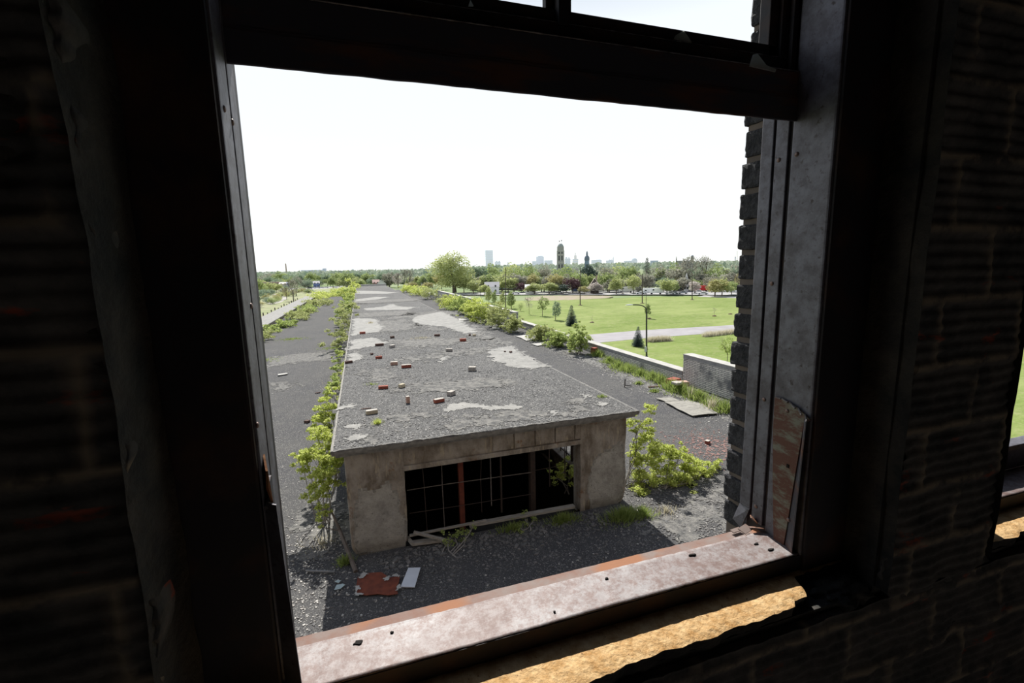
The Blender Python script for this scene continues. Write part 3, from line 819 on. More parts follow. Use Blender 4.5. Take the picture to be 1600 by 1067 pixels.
# thin lighter drifts of grit on the deck
dust = empty('grit_drift', (0, 0, 0), label='pale drifts of dry grit and moss lying on the roof deck', cat='grit', kind='stuff')
def pxpoly(pts, z): return [at_z(x, y, z) for x, y in pts]
rz = random.Random(3)
DR = [[(412, 560), (470, 552), (528, 548), (530, 562), (470, 566), (414, 575)], [(415, 600), (440, 596), (462, 604), (430, 612)],
      [(945, 566), (1000, 583), (1075, 622), (1140, 640), (1146, 652), (1090, 642), (1010, 606), (950, 583)],
      [(870, 538), (945, 566), (950, 580), (880, 552)], [(465, 800), (545, 790), (548, 860), (470, 880)],
      [(1010, 800), (1130, 770), (1140, 815), (1060, 850), (1000, 830)], [(830, 520), (870, 538), (878, 552), (836, 534)]]
for i, d in enumerate(DR):
    o = patch('grit', pxpoly(d, 0), 0.007, 'dust', 0.035, 0.6, 30 + i, 0.06, 3.0); o.parent = dust

# ------------------------------------------------------------------ clerestory
cl = empty('clerestory', (2.1, MY0, 0), label='long low concrete clerestory down the middle of the roof deck with an open dark end', cat='rooftop structure')
def C(o):
    o.parent = cl; o.matrix_parent_inverse = Matrix.Translation((-2.1, -MY0, 0)); return o
# roof slab with an eroded lip
bm = bmesh.new()
nx, ny = 44, 300
X0, X1, Y0, Y1 = -0.60, 4.86, 7.20, 93.6
T = []
for j in range(ny + 1):
    u = (j / ny) ** 1.6; y = Y0 + (Y1 - Y0) * u; r = []
    for i in range(nx + 1):
        x = X0 + (X1 - X0) * i / nx
        e_ = i in (0, nx) or j == 0
        zz = ROOF + 0.005 * noise.fractal(Vector((x * 2.2, y * 2.2, 4)), 1, 2, 5)
        xx, yy = x, y
        if j == 0: yy += 0.02 * noise.fractal(Vector((x * 5, 0, 2)), 1, 2, 3)
        if i in (0, nx): xx += 0.02 * noise.fractal(Vector((i, y * 3, 2)), 1, 2, 3)
        if e_: zz = ROOF - 0.012
        r.append(bm.verts.new((xx, yy, zz)))
    T.append(r)
for j in range(ny):
    for i in range(nx): bm.faces.new((T[j][i], T[j][i + 1], T[j + 1][i + 1], T[j + 1][i]))
C(bmobj('roof_gravel', bm, 'roof', smooth=True))
bm = bmesh.new()
box(bm, X0 + 0.01, X1 - 0.01, Y0 + 0.012, Y1, ROOF - 0.085, ROOF - 0.03)
box(bm, X0 + 0.06, X1 - 0.06, Y0 + 0.05, Y1, ROOF - 0.13, ROOF - 0.08)
bmesh.ops.subdivide_edges(bm, edges=[x for x in bm.edges if 4 < x.calc_length() < 20], cuts=60)
for v in bm.verts: v.co.z += 0.006 * noise.noise(Vector((v.co.x * 7, v.co.y * 7, 1)))
slab = C(bmobj('roof_slab', bm, 'roof_lip'))
bm = bmesh.new()
for i in range(nx):
    for sgn in (0,):
        pass
# raised gravel ridge and pale kerb along the eaves
def kerb(p0, p1, w, h, seed, n):
    bm = bmesh.new(); p0 = Vector(p0); p1 = Vector(p1); d = (p1 - p0).normalized(); s = Vector((-d.y, d.x, 0)); rows = []
    for i in range(n + 1):
        p = p0.lerp(p1, i / n); k = noise.fractal(p * 6 + Vector((0, 0, seed)), 1, 2, 4)
        hh = h * (0.7 + 0.8 * k)
        rows.append([bm.verts.new(p + s * a + Vector((0, 0, b))) for a, b in ((-w * .5, -0.05), (-w * .5 + 0.004 * k, hh * .8), (0, hh), (w * .5 + 0.02 * k, hh * .3), (w * .5 + 0.02 * k, -0.05))])
    for i in range(n):
        for j in range(4): bm.faces.new((rows[i][j], rows[i + 1][j], rows[i + 1][j + 1], rows[i][j + 1]))
    return bm
C(bmobj('front_kerb', kerb((X0, Y0 + 0.03, ROOF - 0.01), (X1, Y0 + 0.03, ROOF - 0.01), 0.05, 0.022, 3, 260), 'roof_lip'))
C(bmobj('side_kerb', kerb((X0 + 0.02, Y0, ROOF - 0.01), (X0 + 0.02, Y1, ROOF - 0.01), 0.04, 0.02, 4, 400), 'pale_edge'))
C(bmobj('side_kerb', kerb((X1 - 0.02, Y0, ROOF - 0.01), (X1 - 0.02, Y1, ROOF - 0.01), 0.04, 0.015, 5, 400), 'roof_lip'))
C(boxobj('end_kerb', X0, X1, Y1 - 0.5, Y1, ROOF - 0.05, ROOF + 0.30, 'coping'))
# bare patches on the roof
RP = [([(763, 546), (800, 541), (822, 556), (856, 573), (830, 577), (790, 572), (768, 562)], 'bare'),
      ([(652, 494), (690, 487), (722, 502), (744, 519), (725, 521), (690, 510), (655, 507), (640, 500)], 'bare'),
      ([(551, 497), (585, 498), (598, 511), (590, 519), (548, 525)], 'bare'),
      ([(546, 532), (583, 528), (607, 536), (572, 543), (544, 548)], 'bare'),
      ([(539, 555), (555, 552), (569, 559), (558, 564), (546, 566)], 'bare'),
      ([(569, 482), (600, 479), (611, 475), (625, 479), (653, 480), (634, 484), (572, 485)], 'bare'),
      ([(555, 468), (586, 464), (607, 464), (590, 468), (555, 471)], 'bare'),
      ([(556, 454), (590, 455), (623, 457), (604, 459), (556, 459)], 'bare'),
      ([(688, 641), (705, 632), (740, 629), (770, 636), (800, 632), (812, 637), (770, 643), (730, 639), (705, 645)], 'bare'),
      ([(910, 617), (922, 615), (932, 622), (914, 622)], 'bare'), ([(928, 627), (951, 630), (944, 634), (932, 633)], 'bare'),
      ([(530, 636), (545, 633), (556, 633), (548, 638), (529, 639)], 'bare'),
      ([(560, 664), (581, 661), (578, 666), (562, 667)], 'dust'), ([(543, 666), (553, 665), (551, 672), (544, 670)], 'bare'),
      ([(538, 687), (555, 681), (570, 681), (553, 689)], 'bare'), ([(860, 641), (872, 645), (866, 650), (857, 646)], 'bare'),
      ([(590, 500), (640, 497), (720, 491), (700, 485.5), (640, 489)], 'dust'), ([(560, 505), (640, 498), (660, 512), (610, 520), (575, 515)], 'dust'),
      ([(550, 490), (640, 484), (650, 492), (552, 497)], 'dust'),
      ([(610, 562), (700, 548), (770, 541), (770, 548), (700, 558), (640, 566)], 'dust'), ([(646, 502), (680, 508), (700, 516), (660, 517)], 'dust'),
      ([(595, 608), (625, 606), (628, 612), (600, 614)], 'dust'), ([(532, 686), (590, 680), (584, 689), (534, 694)], 'dust'),
      ([(553, 474), (560, 476), (650, 470), (600, 474)], 'dust'), ([(548, 551), (553, 549), (552, 553), (547, 556)], 'dust'),
      ([(688, 559), (697, 557), (699, 562), (690, 564)], 'bare'), ([(686, 566), (690, 563), (694, 566), (690, 568)], 'bare'),
      ([(885, 628), (905, 622), (930, 636), (905, 640)], 'dust'),
          ([(640, 600), (760, 590), (820, 600), (740, 612), (650, 615)], 'dust'), ([(700, 655), (830, 640), (900, 648), (780, 665), (700, 670)], 'dust'),
          ([(740, 505), (760, 520), (800, 540), (770, 538), (720, 522)], 'dust'), ([(560, 580), (600, 575), (640, 590), (580, 596)], 'dust'),
          ([(600, 532), (680, 528), (760, 530), (700, 540), (620, 545)], 'dust'), ([(545, 470), (650, 466), (655, 470), (548, 476)], 'dust'),
          ([(600, 650), (660, 640), (680, 650), (610, 662)], 'dust')]
for i, (p, m_) in enumerate(RP):
    q = pxpoly(p, ROOF); far = max(v.y for v in q)
    big = m_ == 'dust'
    C(patch('bare_patch' if not big else 'thin_gravel_patch', q, ROOF + (0.008 if not big else 0.0065), m_, 0.022 if far < 14 else 0.05, (0.22 if not big else 0.7) * (1 if far > 14 else .6), i, 0.0 if not big else 0.05, 3.2))
# front: two piers, lintel, blocks
def rough(bm, amp, sc, seed, cuts=14, minlen=0.25):
    bmesh.ops.subdivide_edges(bm, edges=[x for x in bm.edges if x.calc_length() > minlen], cuts=cuts, use_grid_fill=True)
    for v in bm.verts:
        n_ = Vector((noise.fractal(v.co * sc + Vector((seed, 0, 0)), 1, 2, 4), noise.fractal(v.co * sc + Vector((0, seed, 3)), 1, 2, 4), 0))
        v.co += n_ * amp
def pip(x, y, P):
    c = False; n = len(P)
    for i in range(n):
        (ax, ay), (bx, by) = P[i], P[(i + 1) % n]
        if (ay > y) != (by > y) and x < (bx - ax) * (y - ay) / (by - ay) + ax: c = not c
    return c
def pdist(x, y, P):
    d = 9
    for i in range(len(P)):
        (ax, ay), (bx, by) = P[i], P[(i + 1) % len(P)]
        t_ = max(0, min(1, ((x - ax) * (bx - ax) + (y - ay) * (by - ay)) / max(1e-9, (bx - ax) ** 2 + (by - ay) ** 2)))
        d = min(d, math.hypot(x - ax - t_ * (bx - ax), y - ay - t_ * (by - ay)))
    return d
def pier(name, x0, x1, y0, y1, seed, worn, poly):
    bm = bmesh.new(); box(bm, x0, x1, y0, y1, -0.35, ROOF - 0.12, 0.02)
    rough(bm, 0.016, 3.5, seed, 34)
    P = [(at_y(x, y, y0).x, at_y(x, y, y0).z) for x, y in poly]
    sdv = {}
    for v in bm.verts:
        nz_ = noise.fractal(Vector((v.co.x * 7, v.co.z * 7, seed)), .8, 2, 4) * .05
        d = pdist(v.co.x, v.co.z, P) * (1 if pip(v.co.x, v.co.z, P) else -1) + nz_
        sdv[v] = d if v.co.y < y0 + .12 else -1
        if sdv[v] > 0: v.co.y += min(.018, sdv[v] * .6)
    for f in bm.faces:
        a = sum(sdv[v] for v in f.verts) / len(f.verts)
        f.material_index = 1 if a > .012 else (2 if a > -.02 and a > -.5 else 0)
    for v in bm.verts:       # worn, rounded foot
        k = max(0, (0.22 - v.co.z) / 0.22)
        k = min(k, 1) ** 2
        cx = (x0 + x1) / 2
        v.co.x += (cx - v.co.x) * 0.22 * k * worn * 5; v.co.y += 0.05 * k
    return C(bmobj(name, bm, ['concrete', 'plaster', 'pale_edge'], smooth=True))
pl = pier('pier', MX0, 0.49, MY0, MY0 + 0.62, 2, .1, [(556, 800), (561, 768), (568, 763), (585, 768), (598, 760), (606, 755), (614, 764), (622, 790), (640, 835), (632, 880), (556, 880)])
pr_ = pier('pier', 3.78, MX1, MY0, MY0 + 0.36, 5, .1, [(930, 715), (972, 690), (976, 740), (968, 800), (925, 810), (918, 760)])
pl['label'] = 'pier with a pale spalled lower half'
bm = bmesh.new()
box(bm, 0.45, 3.82, MY0 + 0.03, MY0 + 0.24, 1.36, ROOF - 0.12, 0.01); rough(bm, 0.010, 3, 3, 10)
C(bmobj('lintel', bm, 'concrete', smooth=True))
bm = bmesh.new()
box(bm, 0.47, 3.80, MY0 - 0.02, MY0 + 0.16, 1.345, 1.43, 0.01); rough(bm, 0.006, 4, 6, 24)
C(bmobj('lintel_lip', bm, 'concrete'))
for i in range(5):
    x0 = 2.02 + i * 0.395
    if i == 4: w = 0.16
    else: w = 0.375
    bm = bmesh.new(); box(bm, x0, x0 + w, MY0 - 0.004, MY0 + 0.2, 1.45, ROOF - 0.135, 0.012); rough(bm, 0.007, 5, i, 4, 0.1)
    C(bmobj('fascia_block', bm, 'concrete'))
bm = bmesh.new(); box(bm, 3.70, 3.80, MY0 - 0.012, MY0 + 0.2, 0.0, ROOF - 0.13, 0.006); rough(bm, 0.006, 4, 8)
C(bmobj('pilaster', bm, 'concrete'))
# side walls: a low kerb wall with steel window bars above (far side), closed on the near side
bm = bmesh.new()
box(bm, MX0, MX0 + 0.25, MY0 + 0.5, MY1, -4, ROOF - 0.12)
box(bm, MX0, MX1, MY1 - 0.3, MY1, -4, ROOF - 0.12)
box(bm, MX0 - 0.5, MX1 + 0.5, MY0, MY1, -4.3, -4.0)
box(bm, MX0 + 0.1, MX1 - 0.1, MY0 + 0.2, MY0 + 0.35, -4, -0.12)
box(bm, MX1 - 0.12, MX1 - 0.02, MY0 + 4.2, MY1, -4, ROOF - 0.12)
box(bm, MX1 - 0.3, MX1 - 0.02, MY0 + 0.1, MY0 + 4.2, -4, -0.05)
C(bmobj('dark_void_box', bm, 'void_dark'))  # added near-black box; closes the sides so the opening stays dark
bm = bmesh.new(); box(bm, MX1 - 0.30, MX1, MY0 + 0.5, MY0 + 30, -0.4, 0.04, 0.02); rough(bm, 0.01, 3, 6, 40)
C(bmobj('side_wall', bm, 'concrete'))
bm = bmesh.new(); box(bm, MX0 - 0.02, MX0 + 0.1, MY0 + 0.5, MY1, -0.4, ROOF - 0.13); rough(bm, 0.03, 3, 7, 60)
C(bmobj('side_wall', bm, 'plaster'))
bm = bmesh.new()
for k in range(12): tube(bm, (MX1 - 0.15, MY0 + 0.75 + k * 0.33, 0.0), (MX1 - 0.15, MY0 + 0.75 + k * 0.33, ROOF - 0.12), 0.016 if k % 4 else 0.04, n=6)
for z in (0.12, 0.42, 0.72, 1.28, 1.55): tube(bm, (MX1 - 0.15, MY0 + 0.6, z), (MX1 - 0.15, MY0 + 4.4, z), 0.014, n=6)
C(bmobj('window_bars', bm, 'iron'))
gr = C(empty('window_grille', (0, 0, 0)))
gr.matrix_parent_inverse = Matrix.Translation((-2.1, -MY0, 0))
GY = MY0 + 0.34
def gbar(name, pts, r, mat):
    bm = bmesh.new()
    for (a, b) in zip(pts, pts[1:]): tube(bm, at_y(*a, GY), at_y(*b, GY), r, n=6)
    bmobj(name, bm, mat, gr)
gbar('glazing_bar', [(636, 766), (700, 756), (830, 738)], 0.009, 'pale_iron'); gbar('glazing_bar', [(660, 730), (663, 763), (668, 840)], 0.007, 'iron')
gbar('glazing_bar', [(690, 724), (691, 757), (695, 830)], 0.008, 'pale_iron'); gbar('glazing_bar', [(752, 716), (751, 748), (753, 800)], 0.006, 'iron')
gbar('glazing_bar', [(766, 713), (768, 790)], 0.010, 'pale_iron'); gbar('glazing_bar', [(782, 711), (784, 800)], 0.018, 'iron')
gbar('glazing_bar', [(858, 702), (859, 760)], 0.010, 'iron'); gbar('glazing_bar', [(882, 696), (883, 748)], 0.010, 'iron')
gbar('glazing_bar', [(640, 802), (720, 790), (830, 772)], 0.007, 'iron'); gbar('glazing_bar', [(830, 736), (905, 722)], 0.006, 'iron')
bm = bmesh.new(); a = at_y(721, 775, GY + 0.1)
box(bm, a.x - 0.045, a.x + 0.045, GY + 0.05, GY + 0.16, -0.3, 1.45, 0.004)
C(bmobj('steel_post', bm, 'red_post'))['label'] = 'red painted steel post'
bm = bmesh.new(); a = at_y(832, 770, GY + 0.1)
box(bm, a.x - 0.05, a.x + 0.05, GY + 0.05, GY + 0.18, -0.3, 1.45, 0.004)
C(bmobj('steel_post', bm, 'iron'))
bm = bmesh.new(); box(bm, 3.72, 3.76, GY - 0.14, GY - 0.02, -0.1, 1.37); C(bmobj('frame_post', bm, 'grey_wood'))

# ------------------------------------------------------------------ parapets
def boxT(name, x0, x1, y0, y1, z0, z1, mat, parent, bev=0.01):
    return boxobj(name, x0, x1, y0, y1, z0, z1, mat, parent, bev)
def parapet(name, segs, label, x0=11.8, x1=12.16):
    """segs: (y0,y1,height,top kind)"""
    root = empty(name, (x0, segs[0][0], 0), label=label, cat='parapet')
    for (y0, y1, h) in segs:
        for nm, a in (('brickwork', (x0, x1, y0, y1, -0.02, h - 0.16, 'pbrick')), ('band_course', (x0 - 0.012, x1, y0 - 0.01, y1, h - 0.16, h - 0.03, 'parapet_band')), ('coping', (x0 - 0.03, x1 + 0.05, y0 - 0.02, y1, h - 0.03, h, 'coping'))):
            o = boxobj(nm, *a, bev=0.004); o.parent = root; o.matrix_parent_inverse = Matrix.Translation((-x0, -segs[0][0], 0))
            if nm == 'coping':
                pass
    return root
parapet('brick_parapet', [(8.0, 14.62, 1.18)], 'tall pale brick parapet beside the window edge, nearest section on the lawn side')
parapet('brick_parapet', [(14.66, 35.35, 0.50)], 'low grey coped parapet between the two tall parapet sections')
parapet('brick_parapet', [(35.4, 49.3, 1.10)], 'tall grey parapet behind the shrubs, section with a square end')
parapet('brick_parapet', [(49.4, 74.0, 1.38)], 'tall grey parapet farther along, below the big round tree')
parapet('brick_parapet', [(74.05, 117.0, 0.55)], 'low parapet farthest along the lawn side')
bm = bmesh.new(); box(bm, 11.77, 11.81, 14.05, 14.12, 0.05, 0.62, 0.004)
# broad kerb on the track side
kb = empty('kerb_stone', (-8, 33, 0), label='broad pale concrete kerb wall along the track side of the deck', cat='parapet')
for nm, a in (('kerb_face', (-9.55, -7.78, 30, 93, -0.02, 0.27, 'concrete')), ('kerb_top', (-9.62, -7.70, 30, 93, 0.27, 0.34, 'bare'))):
    bm = bmesh.new(); box(bm, *a[:6], 0.01)
    bmesh.ops.subdivide_edges(bm, edges=[x for x in bm.edges if x.calc_length() > 5], cuts=60)
    for v in bm.verts: v.co.x += 0.05 * noise.fractal(Vector((v.co.y * 0.7, v.co.x, 1)), 1, 2, 3)
    o = bmobj(nm, bm, a[6]); o.parent = kb; o.matrix_parent_inverse = Matrix.Translation((8, -33, 0))

# ================================================================== LAND AROUND THE STATION
bm = bmesh.new()
ring = []
def landz(x, y): return LAWN - 0.05
v = [bm.verts.new(p) for p in ((-6000, -300, LAWN - 0.4), (7000, -300, LAWN - 0.4), (9000, 9000, LAWN - 0.4), (-7000, 9000, LAWN - 0.4))]
bm.faces.new(v)
tag(bmobj('ground', bm, 'land'), kind='structure')
def ground_poly(name, pts, z, mat, label=None, th=0.05):
    bm = bmesh.new(); prism(bm, [(p[0], p[1]) for p in pts], z - th, z)
    bmesh.ops.triangulate(bm, faces=[f for f in bm.faces if len(f.verts) > 4])
    o = bmobj(name, bm, mat); tag(o, kind='structure')
    return o
ground_poly('ground_lawn', [(12.3, -40), (260, -40), (260, 140), at_z(1160, 462.5, LAWN), at_z(1000, 464, LAWN), at_z(905, 468, LAWN), at_z(800, 470, LAWN), (30, 175), (12.3, 175)], LAWN, 'lawn', th=0.35)
ground_poly('ground_meadow', [at_z(x, y, LAWN + .02) for x, y in ((826, 469.5), (860, 469.5), (905, 468), (945, 466), (958, 463.5), (950, 462.0), (900, 461.6), (850, 462.0), (820, 465.5))], LAWN + 0.02, 'meadow', th=0.3)
ground_poly('path', [at_z(x, y, LAWN + .03) for x, y in ((905, 529), (918, 523), (1000, 516), (1080, 511.5), (1150, 507.5), (1260, 503), (1260, 515), (1150, 518.5), (1080, 523), (1000, 529), (940, 535), (900, 545))], LAWN + 0.03, 'path')
ground_poly('street', [at_z(x, y, LAWN + .03) for x, y in ((700, 461.0), (880, 460.0), (960, 460.6), (1060, 460.5), (1160, 461), (1260, 460), (1260, 450), (1160, 450.5), (960, 453), (700, 458))], LAWN + 0.03, 'street')
ground_poly('path', [at_z(x, y, LAWN + .04) for x, y in ((1090, 463.5), (1160, 466), (1260, 467), (1260, 463.5), (1160, 463.0), (1100, 461.5))], LAWN + 0.05, 'street')
# track side
simple('scrub', (0.17, 0.21, 0.075), (0.27, 0.26, 0.15), 0.15, bump=0.3)
simple('dirt_road', (0.368, 0.344, 0.320), (0.304, 0.280, 0.256), 0.4)
ground_poly('ground_scrub', [(-9.8, -40), (-9.8, 119), (11, 119), (11, 260), at_z(560, 449, LAWN), at_z(470, 451, LAWN), at_z(400, 448, LAWN), (-240, 420), (-240, -40)], LAWN, 'scrub', th=0.3)
ground_poly('dirt_road', [at_z(x, y, LAWN + .03) for x, y in ((416, 473), (432, 471), (442, 466), (438, 462), (428, 461), (426, 459), (441, 460), (449, 466), (440, 472), (424, 476))], LAWN + 0.03, 'dirt_road')
ground_poly('dirt_road', [at_z(x, y, LAWN + .03) for x, y in ((438, 454), (452, 450), (480, 449.5), (545, 446), (560, 448), (480, 452.5), (455, 454), (440, 456))], LAWN + 0.03, 'street')

# ================================================================== PLANTS
def leaves(n, rnd, pos, size, up=0.3, asp=1.0):
    """n small two-triangle folded leaves; pos(rnd) -> (point, outward)"""
    V = np.zeros((n * 4, 3)); Fc = np.arange(n * 4).reshape(n, 4)
    P = np.array([pos(rnd) for _ in range(n)])
    R = np.random.RandomState(rnd.randint(0, 99999))
    a = R.normal(size=(n, 3)); a[:, 2] *= 0.7; a /= np.linalg.norm(a, axis=1)[:, None]
    b = R.normal(size=(n, 3)); b -= a * (a * b).sum(1)[:, None]; b /= np.linalg.norm(b, axis=1)[:, None]
    sz = size * R.uniform(0.6, 1.3, n)[:, None]
    V[0::4] = P - a * sz; V[1::4] = P + b * sz * 0.55 * asp; V[2::4] = P + a * sz; V[3::4] = P - b * sz * 0.55 * asp
    return V, Fc
def blobs_pos(blobs, shell=0.55):
    w = [b[3] ** 2 if len(b) == 4 else b[3] * b[4] for b in blobs]; tot = sum(w)
    def f(rnd):
        r = rnd.uniform(0, tot)
        for b, ww in zip(blobs, w):
            r -= ww
            if r <= 0: break
        while True:
            v = Vector((rnd.gauss(0, 1), rnd.gauss(0, 1), rnd.gauss(0, 1)))
            if v.length > 0.01: break
        v.normalize(); k = rnd.uniform(shell, 1.0) ** 0.7
        rr = b[3]; rv = b[4] if len(b) > 4 else b[3]
        return (b[0] + v.x * k * rr, b[1] + v.y * k * rr, b[2] + v.z * k * rv)
    return f
def branches(bm, rnd, p, d, L, r, depth, spread=0.5, n=8):
    q = Vector(p) + Vector(d) * L
    tube(bm, p, q, r, r * 0.6, n=max(3, n - depth), cap=False)
    if depth <= 0: return [q]
    out = []
    for k in range(rnd.choice((2, 3, 3))):
        nd = (Vector(d) + Vector((rnd.uniform(-1, 1), rnd.uniform(-1, 1), rnd.uniform(-.3, .6))) * spread).normalized()
        out += branches(bm, rnd, Vector(p).lerp(q, rnd.uniform(0.55, 1)), nd, L * rnd.uniform(.55, .8), r * .55, depth - 1, spread, n)
    return out
# unit trees: height 1, foot at the origin
def unit_tree(kind, seed, nleaf, leafsize):
    rnd = random.Random(seed)
    bm = bmesh.new(); blobs = []
    if kind == 'round':
        branches(bm, rnd, (0, 0, 0), (0, 0, 1), 0.34, 0.022, 3, 0.55)
        blobs = [(rnd.uniform(-.22, .22), rnd.uniform(-.22, .22), rnd.uniform(.32, .74), rnd.uniform(.13, .22), rnd.uniform(.12, .20)) for _ in range(15)]
        blobs += [(0, 0, .55, .30, .33), (.03, .02, .82, .13, .15)]
    elif kind == 'wide':
        branches(bm, rnd, (0, 0, 0), (0, 0, 1), 0.32, 0.026, 3, 0.7)
        blobs = [(rnd.uniform(-.40, .40), rnd.uniform(-.35, .35), rnd.uniform(.28, .68), rnd.uniform(.14, .24), rnd.uniform(.12, .19)) for _ in range(18)]
        blobs += [(0, 0, .5, .42, .32), (0, 0, .8, .17, .17)]
    elif kind == 'bare':
        for k in range(3): branches(bm, rnd, (rnd.uniform(-.03, .03), 0, 0), Vector((rnd.uniform(-.12, .12), rnd.uniform(-.12, .12), 1)).normalized(), 0.40, 0.014, 5, 0.42, 7)
        blobs = [(0, 0, .6, .24, .36)]
    elif kind == 'spruce':
        tube(bm, (0, 0, 0), (0, 0, .97), 0.018, 0.003, 6)
        V = []; Fc = []
        for t_ in range(26):
            z = 0.04 + 0.93 * t_ / 26; R_ = 0.31 * (1 - z) ** 0.85 + 0.012
            nb = max(5, int(20 * (1 - z) + 4))
            for k in range(nb):
                a = 2 * PI * (k + rnd.random()) / nb; rr = R_ * rnd.uniform(.75, 1.1)
                d = Vector((math.cos(a), math.sin(a), 0)); s = Vector((-d.y, d.x, 0))
                m = max(3, int(rr / 0.03))
                for j in range(m):
                    u = (j + .5) / m; c = d * rr * u + Vector((0, 0, z - 0.05 * u + 0.06 * u * u * (1 - z)))
                    w = 0.05 * (1.1 - u) * (0.4 + 1 - z); i0 = len(V)
                    for sg in (-1, 1):
                        i0 = len(V)
                        V += [tuple(c - d * .016), tuple(c + d * .022 + s * sg * w + Vector((0, 0, rnd.uniform(-.015, .008)))), tuple(c + d * .032), tuple(c + d * .004 + Vector((0, 0, .006)))]
                        Fc.append((i0, i0 + 1, i0 + 2, i0 + 3))
        me_l = npmesh('crown', V, Fc)
        mt = bpy.data.meshes.new('trunk'); bm.to_mesh(mt); bm.free()
        return me_l, mt
    elif kind == 'column':
        branches(bm, rnd, (0, 0, 0), (0, 0, 1), 0.4, 0.016, 3, 0.3)
        blobs = [(rnd.uniform(-.06, .06), rnd.uniform(-.06, .06), .24 + .66 * k / 10, .14 * math.sin(PI * (0.25 + .7 * k / 10)) + .03, .10) for k in range(11)]
    elif kind == 'sapling':
        tips = branches(bm, rnd, (0, 0, 0), (0, 0, 1), 0.42, 0.012, 3, 0.5)
        blobs = [(rnd.uniform(-.16, .16), rnd.uniform(-.16, .16), rnd.uniform(.38, .85), .10, .11) for _ in range(12)] + [(0, 0, .9, .06, .1)]
    elif kind == 'bush':
        for k in range(6): branches(bm, rnd, (0, 0, 0), Vector((rnd.uniform(-.6, .6), rnd.uniform(-.6, .6), 1)).normalized(), 0.35, 0.012, 2, 0.5)
        blobs = [(rnd.uniform(-.42, .42), rnd.uniform(-.42, .42), rnd.uniform(.25, .62), rnd.uniform(.18, .3), rnd.uniform(.18, .3)) for _ in range(12)]
        blobs += [(0, 0, .45, .45, .42)]
    V, Fc = leaves(nleaf, rnd, blobs_pos(blobs), leafsize)
    V[:, 2] = np.maximum(V[:, 2], 0.01)
    me_l = npmesh('crown', V, Fc)
    mt = bpy.data.meshes.new('trunk'); bm.to_mesh(mt); bm.free()
    return me_l, mt
PROTO = {}
def proto(kind, k, leafmat_, nleaf, size, barkm='bark'):
    key = (kind, k, leafmat_, nleaf)
    if key not in PROTO:
        base = (kind, k, nleaf)
        a, b = unit_tree(kind, hash_(kind) + k, nleaf, size) if base not in PROTO else (PROTO[base][0].copy(), PROTO[base][1])
        PROTO.setdefault(base, (a, b))
        a.materials.clear(); a.materials.append(M[leafmat_])
        if not b.materials: b.materials.append(M[barkm])
        PROTO[key] = (a, b)
    return PROTO[key]
def hash_(s_): return sum(ord(c) * (i + 3) for i, c in enumerate(s_))
def plant(name, kind, k, leafm, loc, h, w=1.0, nleaf=1500, size=0.03, label=None, cat='tree', group=None, barkm='bark', rz=None, part='crown'):
    me_l, mt = proto(kind, k, leafm, nleaf, size, barkm)
    r = empty(name, loc, rz if rz is not None else (hash_(name) + loc[0] * 7) % 6.28, label, cat, group)
    r.scale = (h * w, h * w, h)
    for nm, me in ((part, me_l), ('trunk' if cat == 'tree' else 'stem', mt)):
        o = bpy.data.objects.new(nm, me); COL.objects.link(o); o.parent = r
    return r
def base_at(px, Y, z): 
    """point on ground level z under photo column px at forward distance Y"""
    for it in range(3):
        pass
    hz = horizon(px); v = ray(px, hz); s_ = Y / v[1]
    x = v[0] * s_
    # follow the tilt of verticals: solve along the ground
    return Vector((x, Y, z))
def top_height(px, py, Y): return at_y(px, py, Y).z
def px_tree(name, kind, k, leafm, px, pbase, ptop, wpx, label, group=None, z=LAWN, nleaf=1400, size=0.03, cat='tree', barkm='bark', natw=0.62, part='crown'):
    p = at_z(px, pbase, z)
    q = at_y(px, ptop, p.y); h = q.z - z
    wm = wpx / pxm((p.x, p.y, z + h / 2))
    return plant(name, kind, k, leafm, p, h, wm / (h * natw), nleaf, size, label, cat, group, barkm, part=part)
NW = {'round': 0.66, 'wide': 0.98, 'bare': 0.55, 'spruce': 0.62, 'column': 0.34, 'sapling': 0.46, 'bush': 1.05}

# --- the park
px_tree('spruce', 'spruce', 1, 'crown_spruce', 893, 508.5, 474.5, 22, 'young dark blue spruce standing in the open lawn', natw=NW['spruce'])
px_tree('spruce', 'spruce', 2, 'crown_spruce', 996.5, 541, 508, 21, 'small dark spruce beside the black street lamp', natw=NW['spruce'])
px_tree('young_tree', 'sapling', 1, 'crown_green', 847.5, 493.5, 463, 18, 'young leafy tree with a bare stem second from the dark spruce', natw=NW['sapling'], size=.022)
px_tree('young_tree', 'column', 1, 'crown_teal', 868, 500, 469, 15, 'bushy upright young tree just beside the dark lawn spruce', natw=NW['column'], size=.022)
px_tree('young_tree', 'sapling', 3, 'crown_grey', 827, 491, 460, 14, 'nearly leafless young tree in the lawn', natw=NW['sapling'], nleaf=500, size=.018)
px_tree('young_tree', 'bush', 4, 'crown_green', 813, 486, 469, 10, 'small low round tree at the edge of the lawn', natw=NW['bush'], size=.03, nleaf=700)
px_tree('young_tree', 'column', 5, 'crown_green', 799, 482, 455, 15, 'narrow green young tree near the first dark pole', natw=NW['column'], size=.025)
px_tree('young_tree', 'column', 6, 'crown_pale', 785, 480, 454, 10, 'slim pale young tree above the end of the tall parapet', natw=NW['column'], size=.025)
px_tree('young_tree', 'column', 7, 'crown_green', 773, 476, 453, 9, 'slim green young tree behind the tall parapet', natw=NW['column'], size=.025)
px_tree('young_tree', 'column', 8, 'crown_pale', 764, 474, 447, 12, 'taller pale young tree behind the tall parapet', natw=NW['column'], size=.025)
px_tree('young_tree', 'sapling', 4, 'crown_green', 1012, 497.5, 474, 11, 'young tree with its shadow, right behind the street lamp', natw=NW['sapling'], size=.03)
